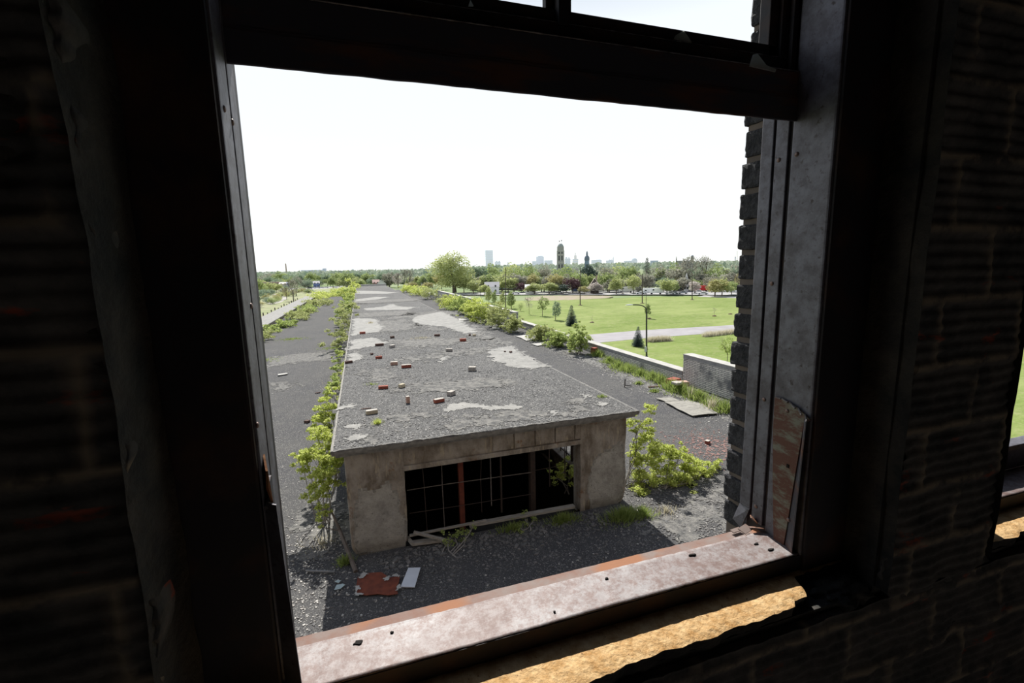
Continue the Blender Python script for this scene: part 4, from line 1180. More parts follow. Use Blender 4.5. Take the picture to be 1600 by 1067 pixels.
px_tree('young_tree', 'sapling', 5, 'crown_grey', 1116, 494, 478, 7, 'tiny bare sapling in a mulch ring in the middle of the lawn', natw=NW['sapling'], nleaf=120, size=.02)
px_tree('young_tree', 'sapling', 6, 'crown_grey', 925, 504, 493, 5, 'tiny bare sapling beyond the path', natw=NW['sapling'], nleaf=100, size=.02)
px_tree('young_tree', 'sapling', 7, 'leaf_mid', 1136, 570, 524, 24, 'leafy young tree behind the tall near parapet', natw=NW['sapling'], nleaf=900, size=.022)
for i, (x, y) in enumerate(((1116, 494), (1141, 491), (925, 504), (1014.5, 498))):
    p = at_z(x, y, LAWN); bm = bmesh.new()
    bmesh.ops.create_icosphere(bm, subdivisions=2, radius=0.6)
    for v in bm.verts: v.co = Vector((v.co.x, v.co.y, max(-0.05, v.co.z * 0.5))) * (1 + .2 * noise.noise(v.co * 3)) + p
    lab = ['dark mulch mound around the tiny bare sapling', 'lone dark mulch mound nearest the brick window edge', 'dark mulch mound beyond the path', 'dark mulch mound at the foot of the tree behind the lamp'][i]
    tag(bmobj('mulch_mound', bm, 'mulch'), lab, 'mulch', None)
for (xa, ya, n_, lab) in ((1015, 534, 26, 'row of pale tall grasses beside the street lamp'), (1100, 526, 26, 'long tuft row of dry grasses along the lawn edge near the brick window edge')):
    V = []; Fc = []; rnd = random.Random(n_ + xa)
    a = at_z(xa, ya, LAWN); b = at_z(xa + (30 if xa < 1050 else 52), ya - (2 if xa < 1050 else 6), LAWN)
    for k in range(1400):
        p = a.lerp(b, rnd.random()) + Vector((rnd.gauss(0, .35), rnd.gauss(0, .35), 0)); d = Vector((rnd.gauss(0, .3), rnd.gauss(0, .3), rnd.uniform(.5, 1.2))); s = Vector((.04, rnd.uniform(-.03, .03), 0)); i0 = len(V)
        V += [tuple(p - s), tuple(p + s), tuple(p + d)]; Fc.append((i0, i0 + 1, i0 + 2))
    tag(npobj('ornamental_grass', V, Fc, 'crown_olive' if False else 'dry_grass'), lab, 'grass', kind='stuff')

# --- poles and lamps
def pole(px, pb, pt, label, r=0.19):
    p = at_z(px, pb, LAWN); q = at_y(px, pt, p.y)
    t_ = empty('utility_pole', p, 0, label, 'pole', None)
    bm = bmesh.new(); H = q.z - LAWN
    tube(bm, (0, 0, -0.2), (q.x - p.x, 0, H), r, r * 0.75, 10); bmobj('shaft', bm, 'pole_wood', t_)
    bm = bmesh.new(); tube(bm, (q.x - p.x, 0, H - 0.02), (q.x - p.x, 0, H + .12), r * .85, r * .5, 8)
    bmobj('pole_cap', bm, 'pole_wood', t_)
    bm = bmesh.new(); bmesh.ops.create_icosphere(bm, subdivisions=2, radius=1)
    for v in bm.verts: v.co = Vector((v.co.x * .9, v.co.y * .9, max(-.02, v.co.z * .25)))
    bmobj('mulch_ring', bm, 'mulch', t_)
pole(790, 484, 419, 'tall dark wooden pole nearest the parapet, left of the dark spruce'.replace(', left of the dark spruce', ''))
pole(906.5, 477, 419, 'dark wooden pole at the edge of the meadow below the domed church')
pole(1003.5, 474, 428, 'dark wooden pole just behind the street lamps')
pole(1081.5, 468.5, 427, 'dark wooden pole near the red truck')
pole(973, 459, 430, 'short distant pole by the parked white truck', 0.15)
pole(1152, 456, 392, 'slender distant pole beside the brick window edge', 0.12)
def lamp(px, pb, elbow, tip, head_l, label, z=LAWN, r=0.13):
    p = at_z(px, pb, z); Y = p.y
    t_ = empty('street_lamp', p, 0, label, 'street lamp')
    e0 = at_y(*elbow, Y) - p; t1 = at_y(*tip, Y) - p
    bm = bmesh.new()
    tube(bm, (0, 0, 0), (0, 0, 1.0), r * 1.6, r * 1.5, 12); tube(bm, (0, 0, .9), (e0.x, 0, e0.z - 1.0), r, r * .8, 12)
    bmobj('pole', bm, 'lamp_black', t_)
    bm = bmesh.new(); pts = []
    a = Vector((e0.x, 0, e0.z - 1.0)); b = Vector((e0.x, 0, t1.z + (e0.z - t1.z) * 0)) ; c = Vector((t1.x, 0, t1.z))
    for k in range(13):
        u = k / 12; pts.append(a * (1 - u) ** 2 + b * 2 * u * (1 - u) + c * u ** 2)
    for q0, q1 in zip(pts, pts[1:]): tube(bm, q0, q1, r * .6, n=8)
    bmobj('arm', bm, 'lamp_black', t_)
    bm = bmesh.new(); bmesh.ops.create_icosphere(bm, subdivisions=3, radius=1)
    for v in bm.verts: v.co = Vector((v.co.x * head_l * .5, v.co.y * .17, v.co.z * .11 if v.co.z > 0 else v.co.z * .05)) + c + Vector((-head_l * .45, 0, 0))
    bmobj('lamp_head', bm, 'lamp_head', t_, smooth=True)
    return t_
L1 = lamp(1010, 566, (1010.5, 476), (989, 476.3), 1.3, 'black curved-arm street lamp behind the low parapet')
bm = bmesh.new(); box(bm, -0.32, -0.08, -.12, .12, 1.6, 2.4, .01); bmobj('sign_plate', bm, 'car_silver', L1)
lamp(1009, 489, (1010, 457.5), (1003, 455), 0.9, 'second curved-arm street lamp farther off behind the first', r=0.08)
lamp(751, 463, (750, 446), (745, 443), 0.9, 'distant curved street lamp behind the tall parapet', r=0.10)
lamp(1000, 458, (999.5, 443), (995, 438), 0.8, 'distant street lamp by the parked white cars', r=0.08)

# --- tree belt: (px, pbase, ptop, width px, kind, leaf)
BELT = [
 # between big tree and the cathedral
 (745, 452, 411, 30, 'round', 'crown_teal', 0), (768, 450, 409, 34, 'wide', 'crown_green', 0), (800, 448, 406, 34, 'wide', 'crown_pale', 0),
 (752, 455, 430, 22, 'round', 'crown_pale', 1), (826, 450, 407, 36, 'wide', 'crown_green', 0), (852, 449, 412, 30, 'wide', 'crown_grey', 0),
 (785, 456, 426, 26, 'round', 'crown_pale', 1), (806, 452, 428, 22, 'round', 'crown_green', 1), (846, 456, 432, 24, 'round', 'crown_pale', 1),
 (870, 457, 426, 24, 'round', 'crown_orange', 1), (885, 450, 410, 36, 'wide', 'crown_green', 0), (858, 459, 440, 30, 'round', 'crown_pale', 2),
 (815, 457, 440, 16, 'round', 'crown_purple', 2), (895, 458, 432, 24, 'round', 'crown_purple', 3), (880, 459, 443, 18, 'round', 'crown_dark', 2),
 (835, 459, 441, 26, 'round', 'crown_pale', 2), (905, 457, 425, 26, 'round', 'crown_green', 1), (920, 452, 411, 24, 'round', 'crown_dark', 4),
 (940, 451, 410, 40, 'wide', 'crown_grey', 0), (930, 459, 440, 22, 'round', 'crown_blossom', 2), (913, 459, 446, 16, 'round', 'crown_orange', 2),
 (950, 456, 424, 28, 'round', 'crown_green', 1), (967, 450, 408, 40, 'wide', 'crown_pale', 0), (963, 459, 432, 24, 'round', 'crown_pale', 1),
 (985, 452, 412, 30, 'round', 'crown_green', 0), (990, 458, 427, 22, 'round', 'crown_pale', 1), (1010, 452, 399, 22, 'spruce', 'crown_dark', 5),
 (1030, 450, 410, 36, 'wide', 'crown_grey', 0), (1052, 450, 407, 40, 'wide', 'crown_green', 0), (1062, 452, 411, 44, 'wide', 'crown_grey', 0),
 (1042, 460, 434, 26, 'round', 'crown_pale', 1), (1053, 459, 437, 20, 'round', 'crown_green', 1), (1028, 454, 432, 14, 'round', 'crown_dark', 2),
 (1098, 451, 397, 30, 'bare', 'crown_grey', 6), (1075, 452, 396, 26, 'bare', 'crown_grey', 6), (1090, 450, 412, 36, 'wide', 'crown_teal', 0),
 (1120, 451, 409, 40, 'wide', 'crown_green', 0), (1145, 451, 412, 36, 'wide', 'crown_grey', 0), (1165, 452, 408, 36, 'wide', 'crown_teal', 0),
 (1117, 463, 434, 32, 'round', 'crown_orange', 7), (1128, 462.5, 433, 26, 'round', 'crown_pale', 7), (1143, 460, 438, 20, 'round', 'crown_green', 1),
 (1085, 458, 438, 16, 'round', 'crown_blossom', 2), (1155, 458, 424, 18, 'bare', 'crown_orange', 6), (1000, 459, 446, 14, 'round', 'crown_grey', 2),
 (975, 455, 443, 12, 'round', 'crown_green', 2), (1187, 452, 410, 36, 'wide', 'crown_green', 0), (1215, 452, 410, 40, 'wide', 'crown_green', 0), (1250, 452, 408, 40, 'wide', 'crown_teal', 0),
 # left of the big tree
 (690, 452, 425, 22, 'round', 'crown_orange', 8), (676, 450, 424, 22, 'round', 'crown_green', 8), (661, 452, 429, 16, 'round', 'crown_green', 8),
 (652, 450, 431, 13, 'column', 'crown_pale', 9), (640, 450, 419, 14, 'bare', 'crown_grey', 6), (632, 450, 417, 12, 'bare', 'crown_grey', 6),
 (622, 450, 425, 18, 'bare', 'crown_blossom', 6), (609, 449, 424, 20, 'round', 'crown_grey', 8), (597, 448, 424, 18, 'round', 'crown_teal', 8),
 (584, 447, 427, 16, 'round', 'crown_green', 8), (573, 447, 425, 18, 'round', 'crown_green', 8), (556, 447, 423, 20, 'round', 'crown_teal', 8),
 (543, 448, 421, 26, 'wide', 'crown_green', 8), (528, 447, 424, 22, 'round', 'crown_green', 8), (512, 447, 426, 18, 'round', 'crown_teal', 8),
 (500, 446, 428, 16, 'round', 'crown_green', 8), (486, 447, 424, 16, 'round', 'crown_green', 8), (472, 447, 427, 16, 'round', 'crown_teal', 8), (565, 449, 436, 16, 'round', 'crown_green', 8),
 (455, 446, 424, 24, 'wide', 'crown_teal', 10), (438, 445, 423, 26, 'wide', 'crown_green', 10), (420, 445, 423.5, 30, 'wide', 'crown_grey', 10), (398, 445, 424, 34, 'wide', 'crown_teal', 10),
 (375, 446, 424, 30, 'wide', 'crown_green', 10), (350, 446, 424, 30, 'wide', 'crown_green', 10), (605, 449, 437, 18, 'round', 'crown_grey', 8), (645, 452, 440, 20, 'round', 'crown_orange', 8), (668, 453, 440, 20, 'round', 'crown_orange', 8),
 (725, 457, 432, 22, 'round', 'crown_pale', 1), (740, 459, 436, 20, 'round', 'crown_pale', 1), (757, 461, 443, 18, 'round', 'crown_pale', 1),
 # track side shrubs and trees
 (404, 465, 433, 24, 'round', 'crown_green', 11), (420, 459, 440, 20, 'round', 'crown_pale', 11), (398, 480, 450, 26, 'round', 'crown_teal', 11), (413, 466, 451, 20, 'round', 'crown_teal', 11),
 (432, 457, 442, 16, 'round', 'crown_pale', 11), (459, 470, 434, 17, 'bare', 'crown_grey', 12), (463, 462, 432, 15, 'bare', 'crown_teal', 12), (448, 468, 448, 12, 'bare', 'crown_orange', 12),
]
fr = random.Random(21)
for k in range(34):
    px = 742 + k * 13.2 + fr.uniform(-5, 5); pb = fr.uniform(452, 457); 
    BELT.append((px, pb, fr.uniform(424, 436), fr.uniform(20, 30), fr.choice(('round', 'wide', 'round')), fr.choice(('crown_grey', 'crown_green', 'crown_pale', 'crown_grey', 'crown_teal', 'crown_orange')), 2))
for k in range(30):
    px = 395 + k * 9.8 + fr.uniform(-4, 4); 
    BELT.append((px, fr.uniform(447, 449.5), fr.uniform(429, 437), fr.uniform(14, 20), fr.choice(('round', 'wide', 'bush')), fr.choice(('crown_teal', 'crown_green', 'crown_grey', 'crown_pale')), 8 if px > 470 else 10))
for k in range(22):
    px = 396 + k * 4.2 + fr.uniform(-3, 3); pb = 455 + fr.uniform(0, 32) * max(.1, 1 - (px - 396) / 80)
    BELT.append((px, pb, pb - fr.uniform(7, 13), fr.uniform(10, 16), 'bush', fr.choice(('crown_green', 'crown_pale', 'crown_teal', 'crown_grey', 'crown_orange')), 11))
COLN = {'crown_teal': 'blue-green', 'crown_green': 'green', 'crown_pale': 'pale spring-green', 'crown_grey': 'grey-brown', 'crown_orange': 'yellowish', 'crown_purple': 'purple-leaved', 'crown_dark': 'very dark green', 'crown_blossom': 'whitish blossoming'}
PL = {0: 'in the tall belt', 1: 'fronting the tree belt', 2: 'low at the belt foot', 3: 'below the great church tower', 4: 'under the domed church',
      5: 'rising above the belt between the poles', 6: 'standing in the tree belt', 7: 'in the street-side pair near the brick window edge', 8: 'beyond the far end of the roof deck', 9: 'beside the white gabled house', 10: 'in the far belt under the brick chimney', 11: 'on the track side below the kerb wall', 12: 'behind the row of short posts'}
LAN = [('below the blue glass tower', 800), ('near the cathedral', 900), ('below the domed church', 960), ('near the parked trucks', 1045), ('below the twin-towered church', 1110), ('near the brick window edge', 1300)]
rnd = random.Random(5); seen = {}
for i, (px, pb, pt, wp, kd, lm, plc) in enumerate(BELT):
    word = {'bush': 'low bushy tree', 'round': 'round-crowned tree', 'wide': 'broad-crowned tree', 'bare': 'thin bare-branched tree', 'spruce': 'conical spruce', 'column': 'slim upright tree'}[kd]
    lab = f'{COLN[lm]} {word} {PL[plc]}'
    if plc in (0, 1, 2, 6) and px > 700:
        lab += ' ' + next(a for a, b in LAN if px < b)
    grp = 'trees: ' + lab
    nl = 1500 if kd != 'bare' else 700
    pb_ = pb
    px_tree({'spruce': 'spruce_tree', 'bare': 'bare_tree'}.get(kd, 'leafy_tree'), kd, i % 4 + 10, lm, px, pb_, pt, wp * 1.12, lab, grp, nleaf=nl, size=0.036 if kd != 'bare' else 0.02, natw=NW[kd], barkm='bark')
px_tree('leafy_tree', 'round', 77, 'crown_pale', 709, 457.5, 388.5, 68, 'big round pale green tree standing behind the tall parapet', natw=NW['round'], nleaf=9000, size=0.0135)
px_tree('leafy_tree', 'wide', 78, 'crown_pale', 712, 457, 420, 66, 'low spreading tree at the foot of the big round tree', natw=NW['wide'], nleaf=3000, size=0.022)
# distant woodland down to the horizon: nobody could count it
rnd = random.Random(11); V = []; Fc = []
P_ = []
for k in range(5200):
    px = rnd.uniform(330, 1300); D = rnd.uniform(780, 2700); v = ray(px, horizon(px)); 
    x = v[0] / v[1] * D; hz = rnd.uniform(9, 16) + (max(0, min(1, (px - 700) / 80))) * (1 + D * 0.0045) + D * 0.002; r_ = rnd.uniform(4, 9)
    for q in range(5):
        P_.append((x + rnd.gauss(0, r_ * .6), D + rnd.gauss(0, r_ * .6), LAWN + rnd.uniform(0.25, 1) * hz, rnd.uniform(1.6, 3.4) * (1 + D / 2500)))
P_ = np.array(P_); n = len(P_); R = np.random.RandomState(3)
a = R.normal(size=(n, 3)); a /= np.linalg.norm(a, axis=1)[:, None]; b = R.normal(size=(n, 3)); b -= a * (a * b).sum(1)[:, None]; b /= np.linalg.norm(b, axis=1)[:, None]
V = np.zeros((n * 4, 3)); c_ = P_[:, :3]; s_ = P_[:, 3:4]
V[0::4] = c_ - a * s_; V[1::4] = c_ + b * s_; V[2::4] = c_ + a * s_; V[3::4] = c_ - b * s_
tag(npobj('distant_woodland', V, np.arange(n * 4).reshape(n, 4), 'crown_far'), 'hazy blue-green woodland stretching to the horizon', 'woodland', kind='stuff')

# ================================================================== SHRUBS AND WEEDS ON THE DECK
def near_bush(name, foot, spots, leafm, label, nleaf=2200, ls=0.035, seed=1, cat='shrub', stems=9, group=None):
    """spots: list of (x,y,z,rx,rz) clusters in world space; stems rise from the foot to each cluster"""
    rnd = random.Random(seed); f = Vector(foot)
    r = empty(name, foot, 0, label, cat, group)
    bl = [(s[0] - f.x, s[1] - f.y, s[2] - f.z, s[3], s[4]) for s in spots]
    sub = []
    for b_ in bl:
        for k in range(11):
            rr_ = b_[3] * rnd.uniform(.25, .75)
            sub.append((b_[0] + rnd.gauss(0, .7) * b_[3], b_[1] + rnd.gauss(0, .7) * b_[3], b_[2] + rnd.gauss(0, .8) * b_[4], rr_, rr_ * .55))
    V, Fc = leaves(int(nleaf * 2.7), rnd, blobs_pos(sub, 0.0), ls * .72, asp=1.3)
    V[:, 2] = np.maximum(V[:, 2], 0.02)
    npobj('foliage', V, Fc, leafm, r)
    bm = bmesh.new()
    for s in bl:
        c = Vector(s[:3]); b = Vector((rnd.uniform(-.12, .12), rnd.uniform(-.1, .1), 0.0))
        m = b.lerp(c, .5) + Vector((rnd.uniform(-.1, .1), rnd.uniform(-.1, .1), 0))
        tube(bm, b, m, .012, .009, 5, cap=False); tube(bm, m, c, .009, .005, 5, cap=False)
        for k in range(4):
            e_ = c + Vector((rnd.uniform(-1, 1) * s[3], rnd.uniform(-1, 1) * s[3], rnd.uniform(-.4, 1) * s[4])) * .8
            tube(bm, m.lerp(c, rnd.uniform(.3, 1)), e_, .005, .002, 4, cap=False)
    bmobj('stem', bm, 'bark_grey', r)
    return r
def spot(px, py, Y, rx, rz=None):
    p = at_y(px, py, Y); return (p.x, p.y, max(0.06, p.z), rx, rz or rx)
# the two by the near pier of the clerestory, on the lawn side
near_bush('shrub', (4.98, 7.9, 0), [spot(1002, 655, 8.3, .22), spot(1000, 690, 8.2, .22, .2), spot(1012, 712, 8.0, .26, .18), spot(1035, 705, 8.1, .26, .15), spot(1003, 740, 7.9, .24, .2), spot(1025, 745, 7.9, .25, .2), spot(1000, 775, 7.7, .2, .15), spot(1018, 640, 8.5, .12), spot(1050, 728, 8.0, .2, .16), spot(996, 670, 8.3, .14)],
          'leaf_bright', 'bright green shrub crowding the lawn-side corner of the clerestory', 3300, .034, 3)
near_bush('shrub', (5.75, 7.6, 0), [spot(1062, 712, 7.9, .2, .14), spot(1075, 735, 7.8, .24, .2), spot(1095, 748, 7.8, .2, .12), spot(1118, 733, 7.9, .12, .07), spot(1085, 762, 7.7, .22, .14), spot(1060, 765, 7.6, .2, .16), spot(1050, 700, 8.0, .16, .09), spot(1105, 757, 7.8, .16, .08), spot(1075, 790, 7.5, .12, .12)],
          'leaf_bright', 'spreading bright green shrub reaching out from the clerestory corner over the deck', 2600, .034, 4)
# low grass at the foot of the piers, in the shade
def tuft(name, c, rx, ry, h, n, mat, label, seed, kind=None, cat='grass', group=None, w=.006):
    rnd = random.Random(seed); V = []; Fc = []
    for k in range(n):
        a = rnd.uniform(0, 2 * PI); q = min(1.6, abs(rnd.gauss(0, .6)))
        b = Vector((c[0] + math.cos(a) * q * rx, c[1] + math.sin(a) * q * ry, c[2])); hh = h * rnd.uniform(.3, 1.1) * max(.25, 1.1 - .5 * q)
        d = Vector((math.cos(a) * q * .5 + rnd.gauss(0, .25), math.sin(a) * q * .5 + rnd.gauss(0, .25), 1)).normalized() * hh
        s_ = Vector((rnd.uniform(-1, 1), rnd.uniform(-1, 1), 0)).normalized() * w; mid = b + d * .55; bend = Vector((d.x, d.y, -abs(hh) * .15)) * .35
        i0 = len(V); V += [tuple(b - s_), tuple(b + s_), tuple(mid + s_ * .7), tuple(mid - s_ * .7), tuple(b + d + bend)]
        Fc += [(i0, i0 + 1, i0 + 2, i0 + 3), (i0 + 3, i0 + 2, i0 + 4)]
    o = npobj(name, V, Fc, mat)
    tag(o, label, cat, group, kind); return o
def tuft_px(px, py, rx, ry, h, n, mat, label, z=0, seed=None, **kw):
    p = at_z(px, py, z); return tuft('grass_tuft', p, rx, ry, h, n, mat, label, seed or int(px * 3 + py), **kw)
tuft_px(975, 810, .45, .22, .26, 900, 'grass_blade', 'shaded grass growing at the foot of the lawn-side pier')
tuft_px(880, 815, .35, .14, .20, 500, 'grass_blade', 'shaded grass in front of the plank at the dark opening')
tuft_px(800, 828, .35, .12, .16, 350, 'grass_blade', 'thin shaded grass below the middle of the dark opening')
tuft_px(1005, 805, .22, .2, .22, 300, 'grass_blade', 'sunlit grass at the root of the bright shrub')
tuft_px(541, 880, .14, .10, .18, 260, 'grass_blade', 'grass clump at the outer foot of the near pier')
tuft_px(590, 662, .075, .06, .13, 110, 'leaf_bright', 'small yellow-green tuft near the front edge of the clerestory roof', ROOF)
tuft_px(940, 620, .10, .08, .08, 90, 'grass_blade', 'tiny weed by the bare spots at the roof corner', ROOF)
tuft_px(579, 505, .22, .3, .12, 110, 'dry_grass', 'weeds growing on the pale patch at the roof edge', ROOF, w=.01)
tuft_px(580, 601, .2, .15, .07, 60, 'grass_blade', 'faint weeds on the roof behind the front red brick', ROOF)
tuft_px(660, 528, .7, .5, .05, 240, 'dry_grass', 'faint mossy weeds in the middle of the roof', ROOF, w=.01)
# weeds in front of the opening
near_bush('weed', tuple(at_z(703, 868, 0)), [spot(712, 848, 7.2, .10, .1), spot(728, 835, 7.25, .08, .06), spot(700, 862, 7.1, .07, .07), spot(740, 822, 7.3, .05, .04), spot(702, 848, 7.2, .07, .08)], 'leaf_mid', 'leggy green weed before the crossed planks', 240, .022, 7)
near_bush('weed', tuple(at_z(818, 828, 0)), [spot(820, 812, 7.3, .08, .08), spot(835, 812, 7.3, .08, .06), spot(810, 824, 7.2, .08, .06)], 'leaf_mid', 'low green weed halfway along the long plank', 170, .02, 8)
near_bush('shrub', tuple(Vector((4.0, 8.6, -.3))), [(3.9, 8.5, .35, .2, .2), (4.05, 8.5, .18, .2, .18), (3.75, 8.6, .12, .14, .16)], 'leaf_bright', 'green shrub growing inside the dark opening beside the pier', 520, .03, 9)
# track-side row hugging the clerestory
near_bush('shrub', (-0.95, 8.6, 0), [spot(495, 700, 8.8, .22, .2), spot(480, 720, 8.8, .18, .14), spot(505, 725, 8.6, .2, .2), spot(515, 690, 8.8, .2, .2), spot(492, 750, 8.5, .16, .14), spot(530, 722, 8.4, .2, .18), spot(512, 755, 8.3, .16, .14), spot(470, 712, 8.9, .1, .08), spot(500, 785, 8.2, .12, .12), spot(505, 805, 8.0, .1, .08), spot(527, 745, 8.2, .16, .16)],
          'leaf_bright', 'bright bushy shrub against the track-side wall of the clerestory, nearest its front', 3000, .033, 12)
near_bush('shrub', (-0.85, 10.6, 0), [spot(512, 640, 10.6, .2, .2), spot(505, 660, 10.4, .2, .16), spot(516, 665, 10.2, .18, .16), spot(515, 620, 11, .18, .18), spot(492, 668, 10.2, .12, .1)], 'leaf_bright', 'straggling green shrub halfway down the track side of the clerestory', 1300, .033, 13)
near_bush('shrub', (-0.8, 13.0, 0), [spot(517, 606, 12.6, .2, .2), spot(521, 590, 13.2, .16, .2), spot(527, 572, 14.5, .14, .25), spot(530, 560, 15.5, .14, .25)], 'leaf_mid', 'narrow green growth along the wall of the clerestory behind the first shrubs', 900, .035, 14)
near_bush('shrub', (-0.85, 17, 0), [(-0.8, 17, .9, .22, .5), (-0.8, 17.8, .9, .25, .5), (-0.8, 16.2, .6, .2, .4), (-.85, 18.8, .5, .25, .4)], 'leaf_bright', 'upright green shrub beside the pale roof patches', 900, .045, 15)
near_bush('shrub', (-1.3, 30, 0), [(-1.2, 30, 1.4, .5, .8), (-1.1, 31.5, 1.6, .5, .9), (-1.5, 29, .9, .5, .6), (-1.0, 33, 1.5, .5, .8), (-1.3, 27.8, .6, .4, .4)], 'leaf_olive', 'tall loose olive shrub rising beside the roof edge', 1500, .07, 16)
near_bush('shrub', (-1.3, 42, 0), [(-1.2, 42, 1.2, .6, .9), (-1.1, 46, 1.4, .6, .9), (-1.4, 50, 1.2, .7, .9)], 'leaf_mid', 'green shrub farther along the track side of the roof', 1100, .10, 17)
near_bush('shrub', (-1.4, 62, 0), [(-1.4, 58, 1.3, .8, 1.0), (-1.3, 65, 1.3, .9, 1.1), (-1.4, 73, 1.3, 1.0, 1.1), (-1.5, 82, 1.4, 1.2, 1.1)], 'leaf_bright', 'long far run of bushes beside the clerestory roof', 1500, .14, 18)
tuft('grass_tuft', (-1.2, 20, 0), .5, 1.8, .2, 500, 'dry_grass', 'dry grass along the clerestory wall beyond the first shrubs', 44)
# along the lawn-side parapet
PB = [  # px, py(foot), width m, height m, leaf, label
 ((11.0, 22.0), 1.0, 1.25, 'leaf_mid', 'tall leafy shrub against the low parapet, nearest of the row'),
 ((10.9, 24.6), 1.2, .75, 'leaf_mid', 'low leafy shrub just behind the tall one in the parapet row'),
 ((11.0, 27.6), 1.5, .80, 'leaf_olive', 'broad low shrub beside the broken white slabs'),
 ((10.6, 31.8), 1.2, .95, 'leaf_olive', 'rounded grey-green shrub by the end of the tall parapet'),
 ((10.4, 35.0), 1.7, 1.5, 'leaf_olive', 'large pale shrub in front of the square parapet end'),
 ((10.2, 39.0), 1.9, 1.45, 'leaf_bright', 'bright yellow-green shrub before the tall parapet'),
 ((10.2, 43.0), 2.0, 1.45, 'leaf_bright', 'second bright shrub before the tall parapet, farther from the slabs'),
 ((10.3, 48.0), 2.2, 1.5, 'leaf_mid', 'green shrub near the dark gap in the tall parapet'),
 ((10.4, 54.0), 2.2, 1.3, 'leaf_bright', 'bright shrub before the tallest stretch of parapet'),
 ((10.8, 63.0), 2.4, 1.0, 'leaf_olive', 'olive shrub before the far end of the tallest parapet'),
 ((11.0, 75.0), 3.0, 1.5, 'leaf_olive', 'olive shrub past the end of the tallest parapet'),
 ((10.8, 88.0), 3.2, 1.3, 'leaf_bright', 'far bright bush along the low parapet'),
 ((10.4, 101.0), 3.4, 1.2, 'leaf_bright', 'last bright bush at the end of the lawn-side parapet')]
for i, ((x, y), w_, h_, lm, lab) in enumerate(PB):
    h_ *= 1.15; w_ *= 1.1
    rnd = random.Random(i + 60)
    sp_ = [(x + rnd.uniform(-.35, .3) * w_, y + rnd.uniform(-.45, .45) * w_ * 1.2, h_ * rnd.uniform(.3, .72), .24 * w_, h_ * .26) for k in range(11)] + [(x, y, h_ * .82, .18 * w_, h_ * .18)]
    near_bush('shrub', (x, y, 0), sp_, lm, lab, 1500 if y < 60 else 700, .045 * (1 + y / 45), 80 + i)
TB = [(935, 556, .5, .45), (952, 566, .45, .4), (966, 574, .5, .42), (982, 580, .6, .45), (1001, 586, .45, .36), (1020, 592, .5, .42), (1032, 598, .4, .42), (1049, 607, .5, .45), (1062, 613, .5, .5), (1078, 618, .4, .4), (1092, 624, .5, .42), (1112, 634, .5, .4), (1135, 643, .4, .45), (998, 600, .18, .16), (1022, 612, .18, .14)]
TBL = ['grass clump at the end of the shrub row by the low parapet', 'second grass clump along the low parapet after the shrubs', 'wide grass clump along the low parapet where the coping starts to show', 'thick grass clump at the middle of the low parapet', 'small grass clump at the low parapet before the bend of the rubble',
       'grass clump at the low parapet just before the red rubble', 'grass clump touching the red rubble', 'bright grass clump below the red rubble', 'grass clump at the foot of the parapet step', 'thin grass clump where the tall parapet begins', 'grass clump behind the weathered panels', 'grass clump at the foot of the tall near parapet', 'last grass clump beside the brick window edge', 'tiny lone tuft out on the grit before the rubble', 'tiny lone tuft between the grit and the panels']
for (px, py, w_, h_), lab in zip(TB, TBL): tuft_px(px, py, w_, w_ * .9, h_, int(700 * w_) + 60, 'grass_blade', lab, w=.012)
for (px, py, n_, lab) in ((1112, 640, 60, 'spiky bleached stalks beside the weathered panels'), (1080, 622, 30, 'few bleached stalks above the weathered panels')):
    tuft_px(px, py, .35, .3, .6, n_, 'dry_grass', lab, w=.010, cat='dead stalks')
# track-side growth
for i, (x, y, w_, h_, lm, lab) in enumerate(((-6.9, 36, 1.4, .45, 'leaf_olive', 'weedy growth at the near end of the broad kerb'), (-6.6, 43, 2.0, .5, 'leaf_mid', 'green weeds along the broad kerb'), (-6.3, 52, 2.4, .6, 'leaf_olive', 'olive weeds halfway along the broad kerb'),
                                            (-6.1, 62, 2.8, .6, 'leaf_mid', 'green weeds farther along the broad kerb'), (-5.8, 74, 3.2, .7, 'leaf_olive', 'wide weeds near the far end of the broad kerb'), (-6.4, 92, 5.0, .9, 'leaf_bright', 'bright bushes closing the far track side of the deck'), (-3.2, 104, 5.0, 1.0, 'leaf_bright', 'bright bushes across the far end of the deck'))):
    rnd = random.Random(i + 160)
    sp_ = [(x + rnd.uniform(-.35, .35) * w_, y + rnd.uniform(-1, 1) * w_ * 1.5, h_ * rnd.uniform(.2, .7), .2 * w_, h_ * .3) for k in range(13)]
    near_bush('weeds', (x, y, 0), sp_, lm, lab, 1300, .05 * (1 + y / 50), 180 + i)
for (px, py, w_, lab) in ((408, 563, 1.2, 'thin moss and grass beside the window jamb'), (455, 530, 1.2, 'dry weeds on the pale grit near the kerb'), (522, 544, .9, 'low weeds near the roof edge on the track side')):
    tuft_px(px, py, w_, w_ * .8, .10, 420, 'grass_blade', lab, w=.015)
tuft_px(1040, 800, .35, .25, .14, 160, 'dry_grass', 'dry litter stems under the spreading shrub')
tuft_px(505, 850, .35, .4, .10, 200, 'dry_grass', 'dry stems beside the near pier')
# leaning dead stump by the near pier
bm = bmesh.new()
a, b, c = at_z(556, 893, .02), at_z(533, 850, 0) + Vector((0, 0, .25)), at_z(520, 840, 0) + Vector((0, 0, .55))
tube(bm, a, b, .035, .03, 7); tube(bm, b, c, .03, .012, 7); tube(bm, b, b + Vector((-.3, .05, .1)), .012, .005, 5)
bmesh.ops.remove_doubles(bm, verts=bm.verts, dist=.001)
tag(bmobj('dead_branch', bm, 'bark'), 'bent dead branch leaning at the outer foot of the near pier', 'branch')

